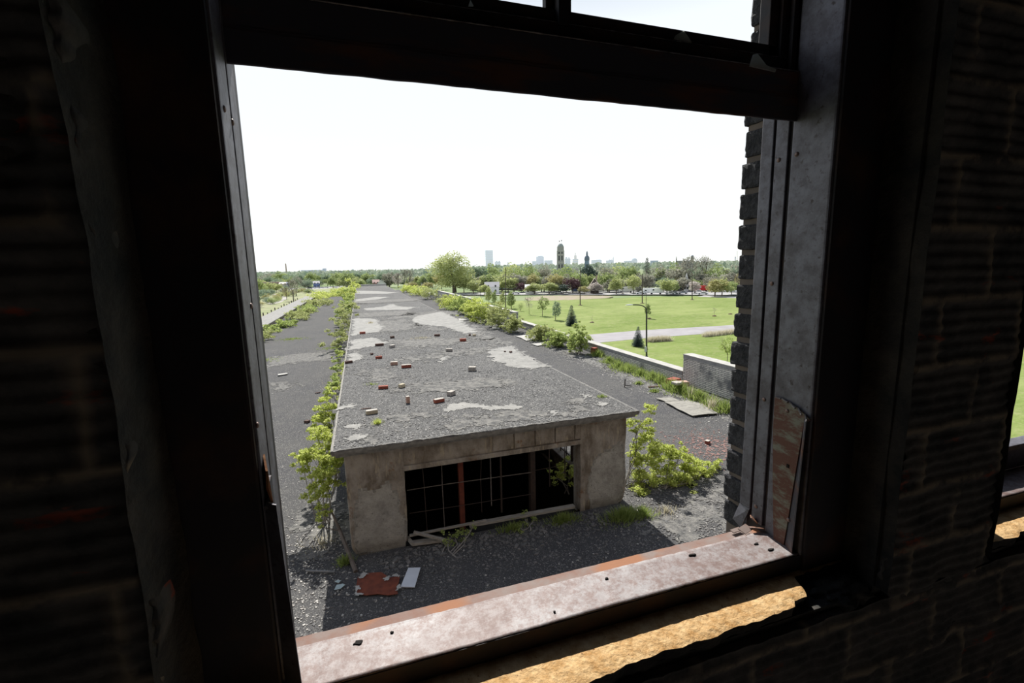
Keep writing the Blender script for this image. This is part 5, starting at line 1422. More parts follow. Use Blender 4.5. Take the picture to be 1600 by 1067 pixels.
# ================================================================== BRICKS AND DEBRIS
def brick(px, py, mat, rz, label, z=ROOF + 0.004, dims=(.215, .10, .065), tilt=0.0, crust=False, seed=1, holes=False):
    p = at_z(px, py, z); rnd = random.Random(seed + int(px))
    r = empty('brick', p, math.radians(rz), label, 'brick')
    r.rotation_euler = (math.radians(tilt), 0, math.radians(rz))
    bm = bmesh.new(); L_, W_, H_ = dims
    box(bm, -L_ / 2, L_ / 2, -W_ / 2, W_ / 2, 0, H_, .006)
    bmesh.ops.subdivide_edges(bm, edges=[x for x in bm.edges if x.calc_length() > .04], cuts=3, use_grid_fill=True)
    for v in bm.verts: v.co += Vector((noise.noise(v.co * 30 + p), noise.noise(v.co * 30), noise.noise(v.co * 25 + p * 2) * .6)) * .004
    bmobj('body', bm, mat, r)
    if crust:
        bm = bmesh.new(); box(bm, -L_ / 2 * .96, L_ / 2 * .96, -W_ / 2 * .92, W_ / 2 * .92, H_ - .002, H_ + .008, .003)
        bmesh.ops.subdivide_edges(bm, edges=[x for x in bm.edges if x.calc_length() > .04], cuts=3, use_grid_fill=True)
        for v in bm.verts: v.co += Vector((noise.noise(v.co * 50 + p) * .006, noise.noise(v.co * 50) * .006, noise.noise(v.co * 60) * .003))
        bmobj('mortar_crust', bm, 'mortar_crust', r)
    return r
brick(686, 628, 'red_brick', 17, 'red brick with a white mortar top, largest near the roof front', crust=True)
brick(705, 617, 'grey_brick', 38, 'grey lumpy brick just behind the white-topped red one', crust=True, dims=(.16, .12, .08))
brick(581, 646, 'tan_brick', 8, 'long tan brick nearest the front of the roof', crust=True)
brick(637.5, 629, 'pink_brick', 10, 'pinkish brick standing on its end', dims=(.07, .09, .13), crust=True)
brick(599, 607, 'red_brick', -6, 'red brick lying on the pale grit toward the track side')
brick(628, 605, 'tan_brick', 40, 'tan half brick beside the front red brick', dims=(.13, .10, .08))
brick(738, 579, 'grey_brick', -25, 'pale grey brick alone in the middle of the gravel', dims=(.20, .13, .10), crust=True)
brick(635, 574, 'red_brick', -3, 'red brick in the row of three, middle of the roof', crust=True, dims=(.27, .11, .075))
brick(616, 570, 'pink_brick', -5, 'pale-topped brick in the middle of the row of three', crust=True, dims=(.2, .12, .09))
brick(592, 560, 'red_brick', 4, 'red brick at the track-side end of the row of three', dims=(.2, .10, .075))
brick(545, 567, 'dark_brick', 12, 'dark brick on the roof edge by the roundish pale patch')
brick(702, 549, 'grey_brick', -15, 'grey brick on the pale streak across the roof', crust=True, dims=(.22, .12, .09))
brick(723.5, 533, 'red_brick', -5, 'bright red brick toward the lawn side of the roof', dims=(.24, .12, .10))
brick(683, 525, 'dark_brick', -8, 'dull red brick in the mid-roof gravel', dims=(.24, .12, .08))
brick(593, 540, 'dark_brick', 4, 'long dark brown brick on the pointed pale patch', dims=(.30, .12, .08))
brick(613, 543, 'grey_brick', 30, 'grey brick beyond the pointed pale patch', crust=True, dims=(.18, .12, .09))
brick(613, 528, 'dark_brick', 10, 'small dark brick between two pale patches', dims=(.16, .12, .08))
brick(566.5, 521.5, 'red_brick', 7, 'red brick on the large pale patch at the roof edge', dims=(.24, .12, .09))
brick(734, 524.5, 'dark_brick', 80, 'tiny dark chunk below the big pale patch, nearer the middle', dims=(.10, .09, .07))
brick(741, 525, 'tan_brick', 10, 'small brown chunk below the big pale patch, nearer the lawn', dims=(.12, .11, .08))
brick(798, 551, 'dark_brick', 20, 'tiny dark chunk on the pale patch at the lawn-side eave', dims=(.08, .07, .05))
brick(789, 550, 'dark_brick', 60, 'tinier dark chunk left of its neighbour on the eave patch'.replace(' left of its neighbour', ' nearer the roof middle'), dims=(.06, .06, .04))
brick(581, 554, 'dark_brick', 20, 'small black chunk beside the roundish pale patch', dims=(.09, .07, .05))
brick(572, 638.5, 'dark_brick', 0, 'thin dark slate sliver behind the long tan brick', dims=(.2, .03, .012))
brick(1105.5, 693, 'red_brick', 25, 'broken red brick on the deck in a patch of red dust', z=0.005, dims=(.12, .10, .08), crust=True)
brick(497, 614, 'dark_brick', 12, 'thin dark piece lying on the track-side deck', z=0.005, dims=(.20, .06, .03))
brick(480, 660, 'dark_brick', -30, 'dark brick chunk near the straggling shrub', z=0.005, dims=(.14, .12, .07))
brick(504, 648, 'tan_brick', 20, 'brown half brick at the edge of the track-side shrubs', z=0.005, dims=(.14, .08, .06))
tag(patch('brick_dust', pxpoly([(1078, 690), (1100, 683), (1130, 694), (1150, 712), (1120, 712), (1090, 704)], 0), 0.008, 'red_dust', .02, 1.6, 77, .32, 16.0), 'red brick dust stain on the deck around the broken brick', 'dust', kind='stuff')
def sheet(name, pts, z, th, mat, label, cat, warp=0.01, sub=0):
    bm = bmesh.new(); q = [at_z(x, y, z) for x, y in pts]
    prism(bm, [(p.x, p.y) for p in q], z, z + th)
    bmesh.ops.triangulate(bm, faces=[f for f in bm.faces if len(f.verts) > 4])
    if warp:
        bmesh.ops.subdivide_edges(bm, edges=list(bm.edges), cuts=4, use_grid_fill=True)
        for v in bm.verts: v.co.z += warp * (1 + noise.noise(v.co * 3))
    return tag(bmobj(name, bm, mat), label, cat)
rs = sheet('rusty_sheet', [(559, 903), (573, 896), (596, 895), (603, 900), (608, 904), (625, 901), (623, 912), (619, 918), (622, 929), (606, 931), (590, 929), (572, 931), (556, 928), (557, 915)], 0.02, .008, 'rust_sheet', 'torn rust-brown sheet lying in the shade before the near pier', 'metal sheet', .008)
for i, q in enumerate(([(553, 931), (556, 918), (560, 921), (558, 928), (568, 930), (564, 932)], [(602, 905), (607, 902), (618, 899), (625, 900), (624, 903), (612, 904), (604, 908)], [(618, 925), (622, 917), (625, 920), (622, 929)], [(560, 904), (568, 897), (572, 899), (564, 905)])):
    o = patch('paint_flake', pxpoly(q, .03), .048, 'chip_white', .012, .05, 90 + i, 0, 8); o.parent = rs
sheet('white_board', [(638, 888), (657, 887.5), (648, 918), (626, 917.5)], 0.022, .012, 'white_board', 'clean white board lying beside the rust-brown sheet', 'board', 0)
sheet('glass_piece', [(522, 922), (526, 914), (536, 912), (539, 914), (532, 920)], 0.02, .005, 'glass_bit', 'larger pale piece of broken glass by the shadow edge', 'glass', 0)
sheet('glass_piece', [(523, 909), (528, 906), (533, 907), (529, 911)], 0.02, .005, 'glass_bit', 'smaller pale piece of broken glass above the larger one', 'glass', 0)
sheet('roof_panel', [(1038, 629), (1075, 627), (1098, 633), (1122, 647), (1082, 651), (1062, 642)], 0.03, .02, 'cardboard', 'weathered pale panels lying on the deck near the tall parapet', 'panel', .02)
sheet('roof_panel', [(1024, 623), (1050, 622), (1062, 627), (1040, 628)], 0.03, .02, 'cardboard', 'small grey panel behind the larger weathered panels', 'panel', .01)
for i, (q, lab) in enumerate((([(716, 498), (732, 498), (734, 500), (717, 501)], 'thin pale slab lying before the bright parapet shrubs'), ([(768, 509), (778, 510), (781, 514), (770, 515)], 'small white slab nearest the big pale shrub'),
                             ([(796, 518), (810, 516), (812, 519), (800, 519.5)], 'grey-white slab farther along from the low shrub'), ([(806, 526), (820, 524), (832, 526), (838, 531), (822, 533), (815, 529)], 'large broken white slab beside the low parapet shrubs'),
                             ([(830, 538), (848, 536), (852, 539), (840, 541)], 'white slab closest to the broad low shrub'), ([(735, 500), (742, 500), (743, 502), (736, 502)], 'tiny pale slab beside the thin one'),
                             ([(434, 585.5), (449, 583.5), (449.5, 585), (435, 587.5)], 'white strip lying alone on the track-side deck'))):
    sheet('slab_piece', q, .02, .03, 'coping', lab, 'slab', .01)
def plank(a, b, w, h, mat, label, name='plank'):
    A = Vector(a); B = Vector(b); d = B - A; L_ = d.length; q = d.to_track_quat('X', 'Z').to_matrix().to_4x4()
    bm = bmesh.new(); box(bm, 0, L_, -w / 2, w / 2, 0, h, .004, mat=Matrix.Translation(A) @ q)
    return tag(bmobj(name, bm, mat), label, 'plank')
plank(at_z(640, 838, .16), at_z(760, 814, .16), .05, .03, 'grey_wood', 'thin grey plank on the nearer half of the opening sill')
plank(at_z(733, 822, .12), at_z(897, 792, .14), .11, .04, 'grey_wood', 'long grey plank along the foot of the dark opening')
plank(at_z(644, 851, .03), at_z(690, 845, .03), .10, .05, 'grey_wood', 'short grey plank lying on the deck by the near pier')
plank(at_z(646, 833, .21), at_z(694, 845, .08), .05, .04, 'grey_wood', 'grey plank lying crosswise over the others')
plank(at_z(637, 842, .06), at_z(645, 852, .05), .05, .05, 'grey_wood', 'short stub of timber against the near pier')
bm = bmesh.new(); tube(bm, at_z(479, 893, .025) + Vector((0, 0, .015)), at_z(523, 894.5, .025) + Vector((0, 0, .015)), .016, n=10)
tag(bmobj('pipe', bm, 'pipe_grey'), 'thin grey pipe lying across the shadow edge', 'pipe')
# red rubble at the parapet
for i, (px, py, m_, d_, rz_, lab, zz) in enumerate(((1052, 603, 'red_brick', (.5, .35, .30), 20, 'largest red rubble block at the low parapet', 0), (1066, 606, 'pink_brick', (.42, .3, .26), -15, 'pinkish rubble block next to the red one', 0), (1058, 600, 'mortar_crust', (.30, .3, .10), 5, 'pale mortar lump on top of the rubble', .30), (930, 553, 'red_brick', (.4, .3, .35), 10, 'red rubble stub at the parapet behind the tall shrub', 0), (1022, 605, 'dark_brick', (.5, .12, .05), -10, 'dark strip of rubble lying on the grit', 0))):
    p = at_z(px, py, zz + .0); bm = bmesh.new(); L_, W_, H_ = d_
    box(bm, -L_ / 2, L_ / 2, -W_ / 2, W_ / 2, 0, H_, .03); rough(bm, .03, 7, i, 5, .1)
    o = tag(bmobj('rubble_block', bm, m_), lab, 'rubble'); o.location = p; o.rotation_euler.z = math.radians(rz_)
    if zz: o.location.z = .29
# steel stub and old post row
bm = bmesh.new(); p = at_z(976, 605, 0); tube(bm, p, p + Vector((.02, 0, .32)), .02, n=6); tube(bm, p + Vector((.01, 0, .08)), p + Vector((.28, -.05, .03)), .015, n=5)
tag(bmobj('steel_stub', bm, 'iron'), 'small bent steel stub sticking out of the deck', 'steel stub')
for i in range(20):
    y = 40 + i * 2.6
    bm = bmesh.new(); box(bm, -.055, .055, -.055, .055, -1.6, .18 + .12 * math.sin(i * 2.1), .02)
    o = tag(bmobj('fence_post', bm, 'iron'), 'short dark post in the row outside the broad kerb', 'post', 'short posts outside the broad kerb'); o.location = (-10.6, y, 0)
bm = bmesh.new(); box(bm, -11.3, -9.62, 30, 95, -2, -.5, .02); tag(bmobj('ledge', bm, 'concrete'), 'lower concrete shelf carrying the row of short posts', 'ledge')
# loose chips: nobody could count them
def chips(name, region, n, z, mat, smin, smax, seed, label):
    rnd = random.Random(seed); V = []; Fc = []
    k = 0
    while k < n:
        x, y = region(rnd)
        if z == 0 and MX0 - .1 < x < MX1 + .1 and y > MY0 - .1: continue
        if z > 0 and not (X0 + .05 < x < X1 - .05 and y > Y0 + .05): continue
        s_ = rnd.uniform(smin, smax) * (1 + y / 25); a = rnd.uniform(0, 6.28); t_ = s_ * .25; e_ = rnd.uniform(.35, .9)
        q = [(x + s_ * math.cos(a + o_) * (1 if j % 2 else e_), y + s_ * math.sin(a + o_) * (1 if j % 2 else e_)) for j, o_ in enumerate((0, 1.3, 2.9, 4.4))]
        zz = z + .004; i0 = len(V)
        V += [(u, v_, zz - .02) for u, v_ in q] + [(x + (u - x) * .8, y + (v_ - y) * .8, zz + t_ * rnd.uniform(.5, 1.2)) for u, v_ in q]
        Fc += [(i0 + 4, i0 + 5, i0 + 6, i0 + 7)] + [(i0 + j, i0 + (j + 1) % 4, i0 + 4 + (j + 1) % 4, i0 + 4 + j) for j in range(4)]
        k += 1
    tag(npobj(name, V, Fc, mat), label, 'rubble chips', kind='stuff')
chips('stone_chips', lambda r: (r.uniform(-2.6, 8.5), r.uniform(5.2, 10)), 420, 0, 'chip_white', .006, .022, 1, 'white stone chips strewn on the near deck')
chips('stone_chips', lambda r: (r.gauss(-1.1, .5), r.gauss(7.2, 1.0)), 700, 0, 'chip_white', .006, .024, 2, 'white stone chips strewn thickly beside the near pier')
chips('stone_chips', lambda r: (r.uniform(-2.2, 7), r.uniform(5.3, 9)), 1500, 0, 'chip_grey', .008, .03, 3, 'grey stone chips strewn on the near deck')
chips('stone_chips', lambda r: (r.gauss(5.7, .7), r.gauss(6.6, .6)), 900, 0, 'chip_grey', .01, .035, 4, 'grey litter under the spreading shrub')
chips('stone_chips', lambda r: (r.uniform(X0, X1), 7.3 + 14 * r.random() ** 1.5), 700, ROOF, 'chip_white', .005, .018, 5, 'white stone chips strewn on the clerestory roof')
chips('stone_chips', lambda r: (r.uniform(X0, X1), 7.3 + 14 * r.random() ** 1.5), 1800, ROOF, 'chip_grey', .006, .02, 6, 'dark stone chips strewn on the clerestory roof')
chips('stone_chips', lambda r: (r.gauss(10.2, .5), r.uniform(9.5, 26)), 1200, 0, 'chip_white', .008, .03, 7, 'pale grit strewn along the lawn-side parapet')
chips('stone_chips', lambda r: (r.uniform(-7, -1), r.uniform(10, 30)), 500, 0, 'chip_white', .008, .022, 8, 'white stone chips strewn on the track-side deck')
chips('stone_chips', lambda r: (r.uniform(0, 4.6), r.gauss(7.1, .25)), 500, 0, 'chip_grey', .012, .045, 9, 'grey rubble strewn before the dark opening')

# ================================================================== HOUSES, VEHICLES, SKYLINE
def at_d(px, D, z=LAWN):
    """ground point in photo column px at forward distance D"""
    v = ray(px, horizon(px)); x = v[0] / v[1] * D
    p = Vector((x, D, z)); 
    # correct for the slight lean of verticals: walk x until the column matches
    for _ in range(4):
        d = np.array([p.x, p.y, p.z - CZ]); c = RM @ d; cur = 800 + FPX * c[0] / c[2]
        p.x += (px - cur) / FPX * c[2]
    return p
def aim(p): return math.atan2(-p.x, p.y)
def house(px, pbase, wpx, wall_h, roof_h, walls, roof, label, gable=True, depth=9.0, turn=0.0, chimney=False, D=None, group=None):
    p = at_z(px, pbase, LAWN) if D is None else at_d(px, D)
    w = wpx / pxm((p.x, p.y, LAWN + 4))
    r = empty('house', p, aim(p) + turn, label, 'house', group)
    boxobj('walls', -w / 2, w / 2, 0, depth, 0, wall_h, walls, r)
    bm = bmesh.new(); ov = .35
    if gable:   # gable faces the camera
        P = [(-w / 2 - ov, wall_h - .15), (0, wall_h + roof_h), (w / 2 + ov, wall_h - .15)]
        a = [bm.verts.new((x, -ov, z)) for x, z in P]; b = [bm.verts.new((x, depth + ov, z)) for x, z in P]
        for i in (0, 1):
            f = bm.faces.new((a[i], a[i + 1], b[i + 1], b[i]))
        bmobj('roof', bm, roof, r).modifiers.new('t', 'SOLIDIFY').thickness = .25
        bm = bmesh.new(); a = [bm.verts.new(q) for q in ((-w / 2, .0, wall_h), (w / 2, .0, wall_h), (0, 0, wall_h + roof_h - .1))]; b = [bm.verts.new(v.co + Vector((0, .2, 0))) for v in a]
        bm.faces.new(a); bm.faces.new(b[::-1])
        for i in range(3): bm.faces.new((a[i], a[(i + 1) % 3], b[(i + 1) % 3], b[i]))
        bmobj('gable', bm, walls, r)
    else:       # ridge runs across
        P = [(-ov, wall_h - .15), (depth / 2, wall_h + roof_h), (depth + ov, wall_h - .15)]
        a = [bm.verts.new((-w / 2 - ov, y, z)) for y, z in P]; b = [bm.verts.new((w / 2 + ov, y, z)) for y, z in P]
        for i in (0, 1): bm.faces.new((a[i], a[i + 1], b[i + 1], b[i]))
        bm.faces.new((a[0], a[1], a[2])); bm.faces.new((b[2], b[1], b[0]))
        bmobj('roof', bm, roof, r)
    n = max(2, int(w / 3))
    for fl in range(2 if wall_h > 4 else 1):
        for i in range(n):
            x = -w / 2 + w * (i + .5) / n
            bm = bmesh.new(); box(bm, x - .45, x + .45, -.06, .05, 1.1 + fl * 2.7, 2.4 + fl * 2.7); bmobj('window', bm, 'pane_dark', r)
    if chimney: boxobj('chimney', w * .15, w * .15 + .7, depth / 2, depth / 2 + .7, wall_h, wall_h + roof_h + 1.0, 'chimney_brick', r)
    return r
house(769, 459, 22, 4.2, 2.6, 'white_paint', 'grey_roof', 'white two-storey house with a grey roof below the blue glass tower', gable=False)
house(782, 452, 66, 5.2, 3.4, 'siding_grey', 'grey_roof', 'long grey-roofed row house behind the white one', gable=False, depth=12, chimney=True)
house(822, 453, 26, 5.0, 3.2, 'siding_beige', 'grey_roof', 'beige house with a dark roof beside the purple tree', gable=False)
house(752, 454, 14, 4.6, 3.0, 'dark_shed', 'red_roof', 'dark red house between the big round tree and the white house', gable=True)
house(829, 459, 16, 3.6, 1.6, 'white_paint', 'white_paint', 'low white shed beside the purple-leaved tree', gable=False, depth=6)
house(866, 455, 12, 4.6, 3.4, 'siding_beige', 'siding_beige', 'small tan gabled house below the church tower', gable=True)
house(929, 458.5, 13, 4.8, 3.6, 'dark_shed', 'siding_beige', 'brown house with pale gable edges below the domed church', gable=True, chimney=True)
house(899, 455, 12, 4.6, 3.0, 'siding_blue', 'grey_roof', 'bluish house behind the purple flowering tree', gable=True)
house(955, 454, 14, 4.6, 3.2, 'white_paint', 'grey_roof', 'white gabled house among the trees near the spruce', gable=True)
house(1072, 455, 7, 4.4, 5.5, 'white_paint', 'white_paint', 'narrow white gabled house between the poles', gable=True)
house(1140, 452, 14, 5.2, 3.4, 'white_paint', 'grey_roof', 'white gabled house near the brick window edge', gable=True)
house(664, 452, 12, 4.6, 4.2, 'siding_grey', 'grey_roof', 'grey gabled house beside the big round tree', gable=True)
house(597, 449.5, 13, 3.6, 3.6, 'white_paint', 'siding_grey', 'white gabled house just past the end of the clerestory roof', gable=True)
house(588, 447, 10, 4.6, 2.6, 'red_roof', 'red_roof', 'red-roofed house past the end of the clerestory', gable=False, D=430)
house(495, 446.5, 9, 4.5, 2, 'siding_blue', 'grey_roof', 'dark blue building near the white cars on the track side', gable=False, D=480)
house(443, 450.5, 11, 4.5, 1.5, 'siding_beige', 'siding_beige', 'low tan shed on the track side', gable=False)
house(450.5, 450.5, 4, 5, .8, 'siding_blue', 'siding_blue', 'small blue shed next to the tan one', gable=False, depth=5)
# old dark viaduct on the far track side
p = at_z(424, 451, LAWN); r = empty('viaduct', p, aim(p), 'dark weathered viaduct among the trees on the far track side', 'bridge')
w = 24 / pxm(p)
boxobj('bridge_deck', -w / 2, w / 2, 0, 6, 4.6, 6.4, 'chimney_brick', r)
for k in range(8): boxobj('bridge_pier', -w / 2 + w * k / 7.5, -w / 2 + w * k / 7.5 + .8, .5, 5.5, 0, 4.6, 'dark_shed', r)
# vehicles
def car(px, pb, L_, paint, label, turn=0.0, kind='car', group=None):
    p = at_z(px, pb, LAWN + .04)
    r = empty({'car': 'car', 'van': 'van', 'truck': 'truck', 'rv': 'camper_van'}[kind], p, aim(p) + turn, label, {'car': 'car', 'van': 'van', 'truck': 'truck', 'rv': 'camper'}[kind], group)
    W_ = 1.8; bm = bmesh.new()
    if kind == 'car':
        side = [(-.5, .28), (-.5, .62), (-.42, .80), (-.22, .88), (-.10, 1.36), (.22, 1.38), (.38, .92), (.49, .84), (.5, .30)]
        glass = [(-.18, .90), (-.085, 1.30), (.20, 1.31), (.33, .93)]
    elif kind == 'van':
        side = [(-.5, .35), (-.5, 1.0), (-.42, 1.15), (-.30, 2.0), (.5, 2.05), (.5, .35)]; glass = [(-.40, 1.2), (-.29, 1.85), (-.16, 1.85), (-.16, 1.2)]
        W_ = 2.0
    elif kind == 'rv':
        side = [(-.5, .5), (-.5, 1.2), (-.40, 1.4), (-.46, 2.2), (-.40, 3.0), (.5, 3.0), (.5, .5)]; glass = [(-.25, 1.5), (-.25, 2.1), (-.08, 2.1), (-.08, 1.5)]; W_ = 2.4
    else:
        side = [(-.5, .6), (-.5, 1.7), (-.32, 1.8), (-.26, 2.9), (-.1, 2.95), (-.1, 3.1), (.5, 3.1), (.5, .6)]; glass = [(-.27, 1.9), (-.24, 2.6), (-.14, 2.6), (-.14, 1.9)]; W_ = 2.5
    def slab_(bm, P, y0, y1):
        a = [bm.verts.new((x * L_, y0, z)) for x, z in P]; b = [bm.verts.new((x * L_, y1, z)) for x, z in P]; n = len(P)
        bm.faces.new(a); bm.faces.new(b[::-1])
        for i in range(n): bm.faces.new((a[i], a[(i + 1) % n], b[(i + 1) % n], b[i]))
    slab_(bm, side, -W_ / 2, W_ / 2); bmobj('body', bm, paint, r)
    bm = bmesh.new(); slab_(bm, glass, -W_ / 2 - .02, W_ / 2 + .02); bmobj('glazing', bm, 'pane_dark', r)
    for fx_ in (-.32, .31):
        for sy in (-1, 1):
            bm = bmesh.new(); tube(bm, (fx_ * L_, sy * (W_ / 2 - .12), .33), (fx_ * L_, sy * (W_ / 2 + .03), .33), .33 if kind in ('car', 'van') else .45, n=14); bmobj('wheel', bm, 'tyre', r)
    return r
car(978, 457, 8, 'car_white', 'white truck parked behind the short distant pole', kind='truck')
car(1012, 459.3, 6, 'car_white', 'white camper van with dark windows right by the dark pole', kind='rv')
car(1025, 459.6, 6.5, 'car_white', 'white box truck beside the camper van', kind='truck')
car(1001, 459.6, 4.4, 'car_white', 'white car in front of the camper van')
car(1047, 459.8, 4.6, 'car_white', 'white car beside the white-and-dark one, middle of the street')
car(1053, 459.6, 4.4, 'car_silver', 'silver car between the leafy trees and the pole')
car(1067, 459.0, 4.6, 'car_silver', 'silver car just before the dark pole near the red truck')
car(1091, 457.0, 4.6, 'car_white', 'white car in front of the red truck')
car(1098, 460.0, 4.8, 'car_white', 'white car nearest the lawn below the red truck')
car(1096, 455.2, 7.5, 'car_red', 'bright red truck parked on the street', kind='truck')
car(1061, 453.5, 7.0, 'car_dark', 'dark truck behind the green street trees', kind='truck')
car(1149, 456.5, 6.5, 'car_white', 'white van close to the brick window edge', kind='van')
car(1158, 458.5, 5, 'car_silver', 'silver van half hidden by the brick window edge', kind='van')
car(806, 459.6, 4.6, 'car_white', 'white car behind the meadow near the purple-leaved tree')
car(873, 458.6, 4.6, 'car_white', 'white car behind the meadow below the church tower')
car(484, 451.0, 4.6, 'car_dark', 'dark car leading the row on the track-side road')
car(489, 450.6, 4.6, 'car_white', 'white car in the track-side row behind the dark one')
car(495.5, 450.4, 4.8, 'car_white', 'white car in the middle of the track-side row')
car(502, 450.2, 4.8, 'car_silver', 'silver car in the track-side row')
car(509, 450.0, 5.2, 'car_white', 'last white car of the track-side row')
# --- churches
def top_z(px, py, p): return at_y(px, py, p.y).z
p = at_d(876, 620); m = pxm((p.x, p.y, 10)); r = empty('church', p, aim(p), 'great stone church with a tall square tower and a cage of aerials on top', 'church')
h = top_z(876, 382, p) - LAWN
bm = bmesh.new(); w = 11.5 / m; box(bm, -w / 2, w / 2, 0, w, 0, h * .80, .05); box(bm, -w * .46, w * .46, w * .04, w * .96, h * .80, h * .94, .05)
bmobj('tower', bm, 'church_stone', r)
bm = bmesh.new(); bmesh.ops.create_uvsphere(bm, u_segments=16, v_segments=10, radius=1)
for v in bm.verts: v.co = Vector((v.co.x * w * .42, w / 2 + v.co.y * w * .42, h * .93 + max(0, v.co.z) * h * .11))
bmobj('dome', bm, 'copper', r)
for z0, z1 in ((.28, .40), (.52, .66), (.72, .78)):
    for k in (-1, 1): boxobj('belfry_opening', k * w * .2 - w * .08, k * w * .2 + w * .08, -.1, .4, h * z0, h * z1, 'pane_dark', r)
for z0 in (.45, .69, .80): boxobj('string_course', -w * .54, w * .54, -w * .04, w * 1.04, h * z0, h * z0 + .7, 'church_cream', r)
for k, dx in enumerate((-.12, .16)):
    bm = bmesh.new(); tube(bm, (dx * w, w / 2, h * 1.03), (dx * w, w / 2, h * 1.13), .12, n=5); box(bm, dx * w - .9, dx * w + .6, w / 2 - .3, w / 2 + .3, h * (1.09 + .02 * k), h * (1.12 + .02 * k)); bmobj('aerial', bm, 'antenna', r)
bm = bmesh.new(); nw = 10 / m
for (xa, xb, za) in ((w / 2, w / 2 + nw, .27),): box(bm, xa, xb, w * .2, w * 3, 0, h * za)
bmobj('nave', bm, 'church_roof', r)
p = at_d(905, 640); w2_ = 46 / m; boxobj_ = boxobj('nave_wall', -w2_ / 2 * .2, w2_ * .62, w * .5, w * 3.0, 0, h * .27, 'church_cream', r)
p = at_d(917, 600); m = pxm((p.x, p.y, 10)); r = empty('church', p, aim(p), 'dark domed church tower with a lantern on top', 'church'); h = top_z(917, 391, p) - LAWN; w = 7 / m
bm = bmesh.new(); box(bm, -w / 2, w / 2, 0, w, 0, h * .68, .05); bmobj('tower', bm, 'church_roof', r)
for (zc, rr_, sz_, nm, mt) in ((.68, .60, .14, 'dome', 'church_roof'), (.86, .22, .11, 'lantern', 'church_roof')):
    bm = bmesh.new(); bmesh.ops.create_uvsphere(bm, u_segments=14, v_segments=10, radius=1)
    for v in bm.verts: v.co = Vector((v.co.x * w * rr_, w / 2 + v.co.y * w * rr_, h * zc + v.co.z * h * sz_))
    bmobj(nm, bm, mt, r)
bm = bmesh.new(); tube(bm, (0, w / 2, h * .9), (0, w / 2, h * 1.02), .25, .05, 6); bmobj('finial', bm, 'antenna', r)
for k in (-1, 1): boxobj('belfry_opening', k * w * .22 - w * .08, k * w * .22 + w * .08, -.1, .3, h * .48, h * .60, 'tower_pale', r)
p = at_d(1074, 640); m = pxm((p.x, p.y, 10)); r = empty('church', p, aim(p), 'grey church with a thin spire at one end and a domed tower at the other', 'church'); h = top_z(1080, 399, p) - LAWN
bm = bmesh.new(); box(bm, -16 / m, 6 / m, 0, 12, 0, h * .72); bmobj('nave', bm, 'church_stone', r)
bm = bmesh.new(); box(bm, 4 / m, 8.6 / m, -1, 5, 0, h * .94, .05); bmobj('tower', bm, 'church_stone', r)
bm = bmesh.new(); bmesh.ops.create_uvsphere(bm, u_segments=12, v_segments=8, radius=1)
for v in bm.verts: v.co = Vector((6.3 / m + v.co.x * 2.2 / m, 2 + v.co.y * 3, h * .93 + max(0, v.co.z) * h * .08))
bmobj('dome', bm, 'church_roof', r)
bm = bmesh.new(); tube(bm, (-17 / m, 3, 0), (-17 / m, 3, h * .82), 1.2, 1.0, 8); tube(bm, (-17 / m, 3, h * .8), (-17 / m, 3, h * 1.02), 1.0, .1, 8); bmobj('spire', bm, 'church_stone', r)
# --- downtown
def block(px, ptop, wpx, D, mat, label, steps=(), name='tower_block', dpth=None, cap=None):
    p = at_d(px, D); m = pxm((p.x, p.y, 20)); h = top_z(px, ptop, p) - LAWN
    r = empty(name, p, aim(p), label, 'building'); w = wpx / m; d = dpth or w
    boxobj('shaft', -w / 2, w / 2, 0, d, 0, h, mat, r)
    nfl = max(3, int(h / 12))
    bm = bmesh.new()
    for k in range(nfl):
        z = h * (k + .4) / nfl; box(bm, -w / 2 * .96, w / 2 * .96, -.6, 0, z, z + h / nfl * .35)
    bmobj('window_bands', bm, 'tower_grey', r)
    for (fx0, fx1, pt) in steps:
        z = top_z(px, pt, p) - LAWN
        boxobj('upper_block', w * fx0, w * fx1, d * .1, d * .9, 0, z, mat, r)
    if cap:
        bm = bmesh.new(); tube(bm, (cap[0] * w, d / 2, h * .9), (cap[0] * w, d / 2, top_z(px, cap[1], p) - LAWN), cap[2], cap[2] * .4, 8); bmobj('mast', bm, mat, r)
    return r
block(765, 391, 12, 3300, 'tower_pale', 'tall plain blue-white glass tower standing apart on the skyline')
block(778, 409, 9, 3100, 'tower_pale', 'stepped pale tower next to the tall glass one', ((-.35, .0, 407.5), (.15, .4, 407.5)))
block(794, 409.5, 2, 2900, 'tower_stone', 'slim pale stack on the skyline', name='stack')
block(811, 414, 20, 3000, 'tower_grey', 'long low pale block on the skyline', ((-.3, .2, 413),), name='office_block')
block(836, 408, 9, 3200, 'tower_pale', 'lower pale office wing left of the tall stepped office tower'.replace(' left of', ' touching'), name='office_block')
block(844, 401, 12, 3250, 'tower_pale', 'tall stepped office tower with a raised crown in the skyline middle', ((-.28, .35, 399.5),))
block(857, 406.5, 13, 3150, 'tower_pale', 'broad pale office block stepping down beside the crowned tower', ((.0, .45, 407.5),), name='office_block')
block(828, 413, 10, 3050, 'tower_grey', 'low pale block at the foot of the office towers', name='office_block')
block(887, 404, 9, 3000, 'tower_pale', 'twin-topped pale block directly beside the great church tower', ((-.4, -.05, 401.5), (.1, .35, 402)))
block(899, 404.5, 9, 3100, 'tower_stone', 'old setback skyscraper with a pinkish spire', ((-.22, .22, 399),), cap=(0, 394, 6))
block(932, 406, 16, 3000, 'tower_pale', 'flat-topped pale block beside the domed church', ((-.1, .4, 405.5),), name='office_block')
block(953, 407, 12, 3100, 'tower_grey', 'pale block carrying a thin spire', ((-.2, .3, 405.5),), cap=(.40, 400.5, 5), name='office_block')
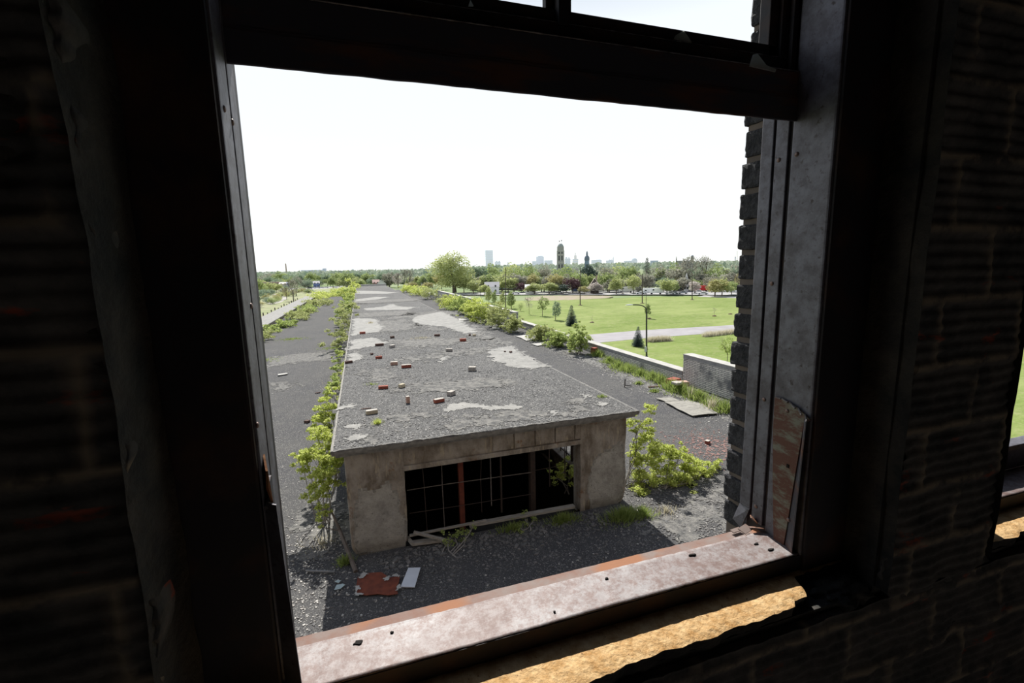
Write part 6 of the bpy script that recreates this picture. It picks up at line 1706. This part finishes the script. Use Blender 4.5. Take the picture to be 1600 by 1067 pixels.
block(970, 411, 14, 3000, 'tower_stone', 'low pale slab on the skyline before the domed hall', name='office_block')
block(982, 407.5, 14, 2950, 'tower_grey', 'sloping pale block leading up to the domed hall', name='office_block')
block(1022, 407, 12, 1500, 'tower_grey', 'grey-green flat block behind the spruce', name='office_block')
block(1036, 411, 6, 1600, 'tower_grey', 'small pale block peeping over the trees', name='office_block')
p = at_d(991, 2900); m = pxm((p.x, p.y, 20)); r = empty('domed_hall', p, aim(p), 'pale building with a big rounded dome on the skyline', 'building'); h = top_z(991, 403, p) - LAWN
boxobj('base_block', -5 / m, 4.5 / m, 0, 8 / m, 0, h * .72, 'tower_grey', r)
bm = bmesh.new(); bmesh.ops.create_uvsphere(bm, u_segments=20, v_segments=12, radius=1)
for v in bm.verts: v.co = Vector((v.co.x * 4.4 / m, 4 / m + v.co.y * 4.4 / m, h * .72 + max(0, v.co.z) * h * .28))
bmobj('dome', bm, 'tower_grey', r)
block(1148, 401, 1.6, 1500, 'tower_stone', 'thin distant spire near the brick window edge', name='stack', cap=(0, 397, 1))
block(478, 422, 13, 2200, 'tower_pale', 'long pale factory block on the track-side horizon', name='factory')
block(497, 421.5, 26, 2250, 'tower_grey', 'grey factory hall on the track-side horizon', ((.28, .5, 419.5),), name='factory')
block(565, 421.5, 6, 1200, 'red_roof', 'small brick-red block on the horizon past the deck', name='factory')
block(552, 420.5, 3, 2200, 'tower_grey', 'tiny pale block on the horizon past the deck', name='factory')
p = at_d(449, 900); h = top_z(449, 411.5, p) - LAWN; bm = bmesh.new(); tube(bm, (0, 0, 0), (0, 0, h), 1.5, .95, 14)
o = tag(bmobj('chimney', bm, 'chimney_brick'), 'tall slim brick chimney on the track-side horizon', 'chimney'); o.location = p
for px, pt, lab in ((420, 421, ''),): pass

# distant air: thin bright haze beyond the near woods
hm = bpy.data.materials.new('far_haze'); hm.use_nodes = True
nt = hm.node_tree; nt.nodes.clear()
ho = nt.nodes.new('ShaderNodeOutputMaterial'); hv = nt.nodes.new('ShaderNodeVolumeScatter')
hv.inputs['Color'].default_value = (0.93, 0.97, 1, 1); hv.inputs['Density'].default_value = 0.00014; hv.inputs['Anisotropy'].default_value = 0.35
nt.links.new(hv.outputs[0], ho.inputs['Volume'])
bm = bmesh.new(); box(bm, -3500, 6000, 700, 4200, LAWN - .1, 190)
o = bmobj('haze', bm, 'tyre'); o.data.materials.clear(); o.data.materials.append(hm)
tag(o, 'thin bright summer haze over the distant skyline', 'haze', kind='stuff')
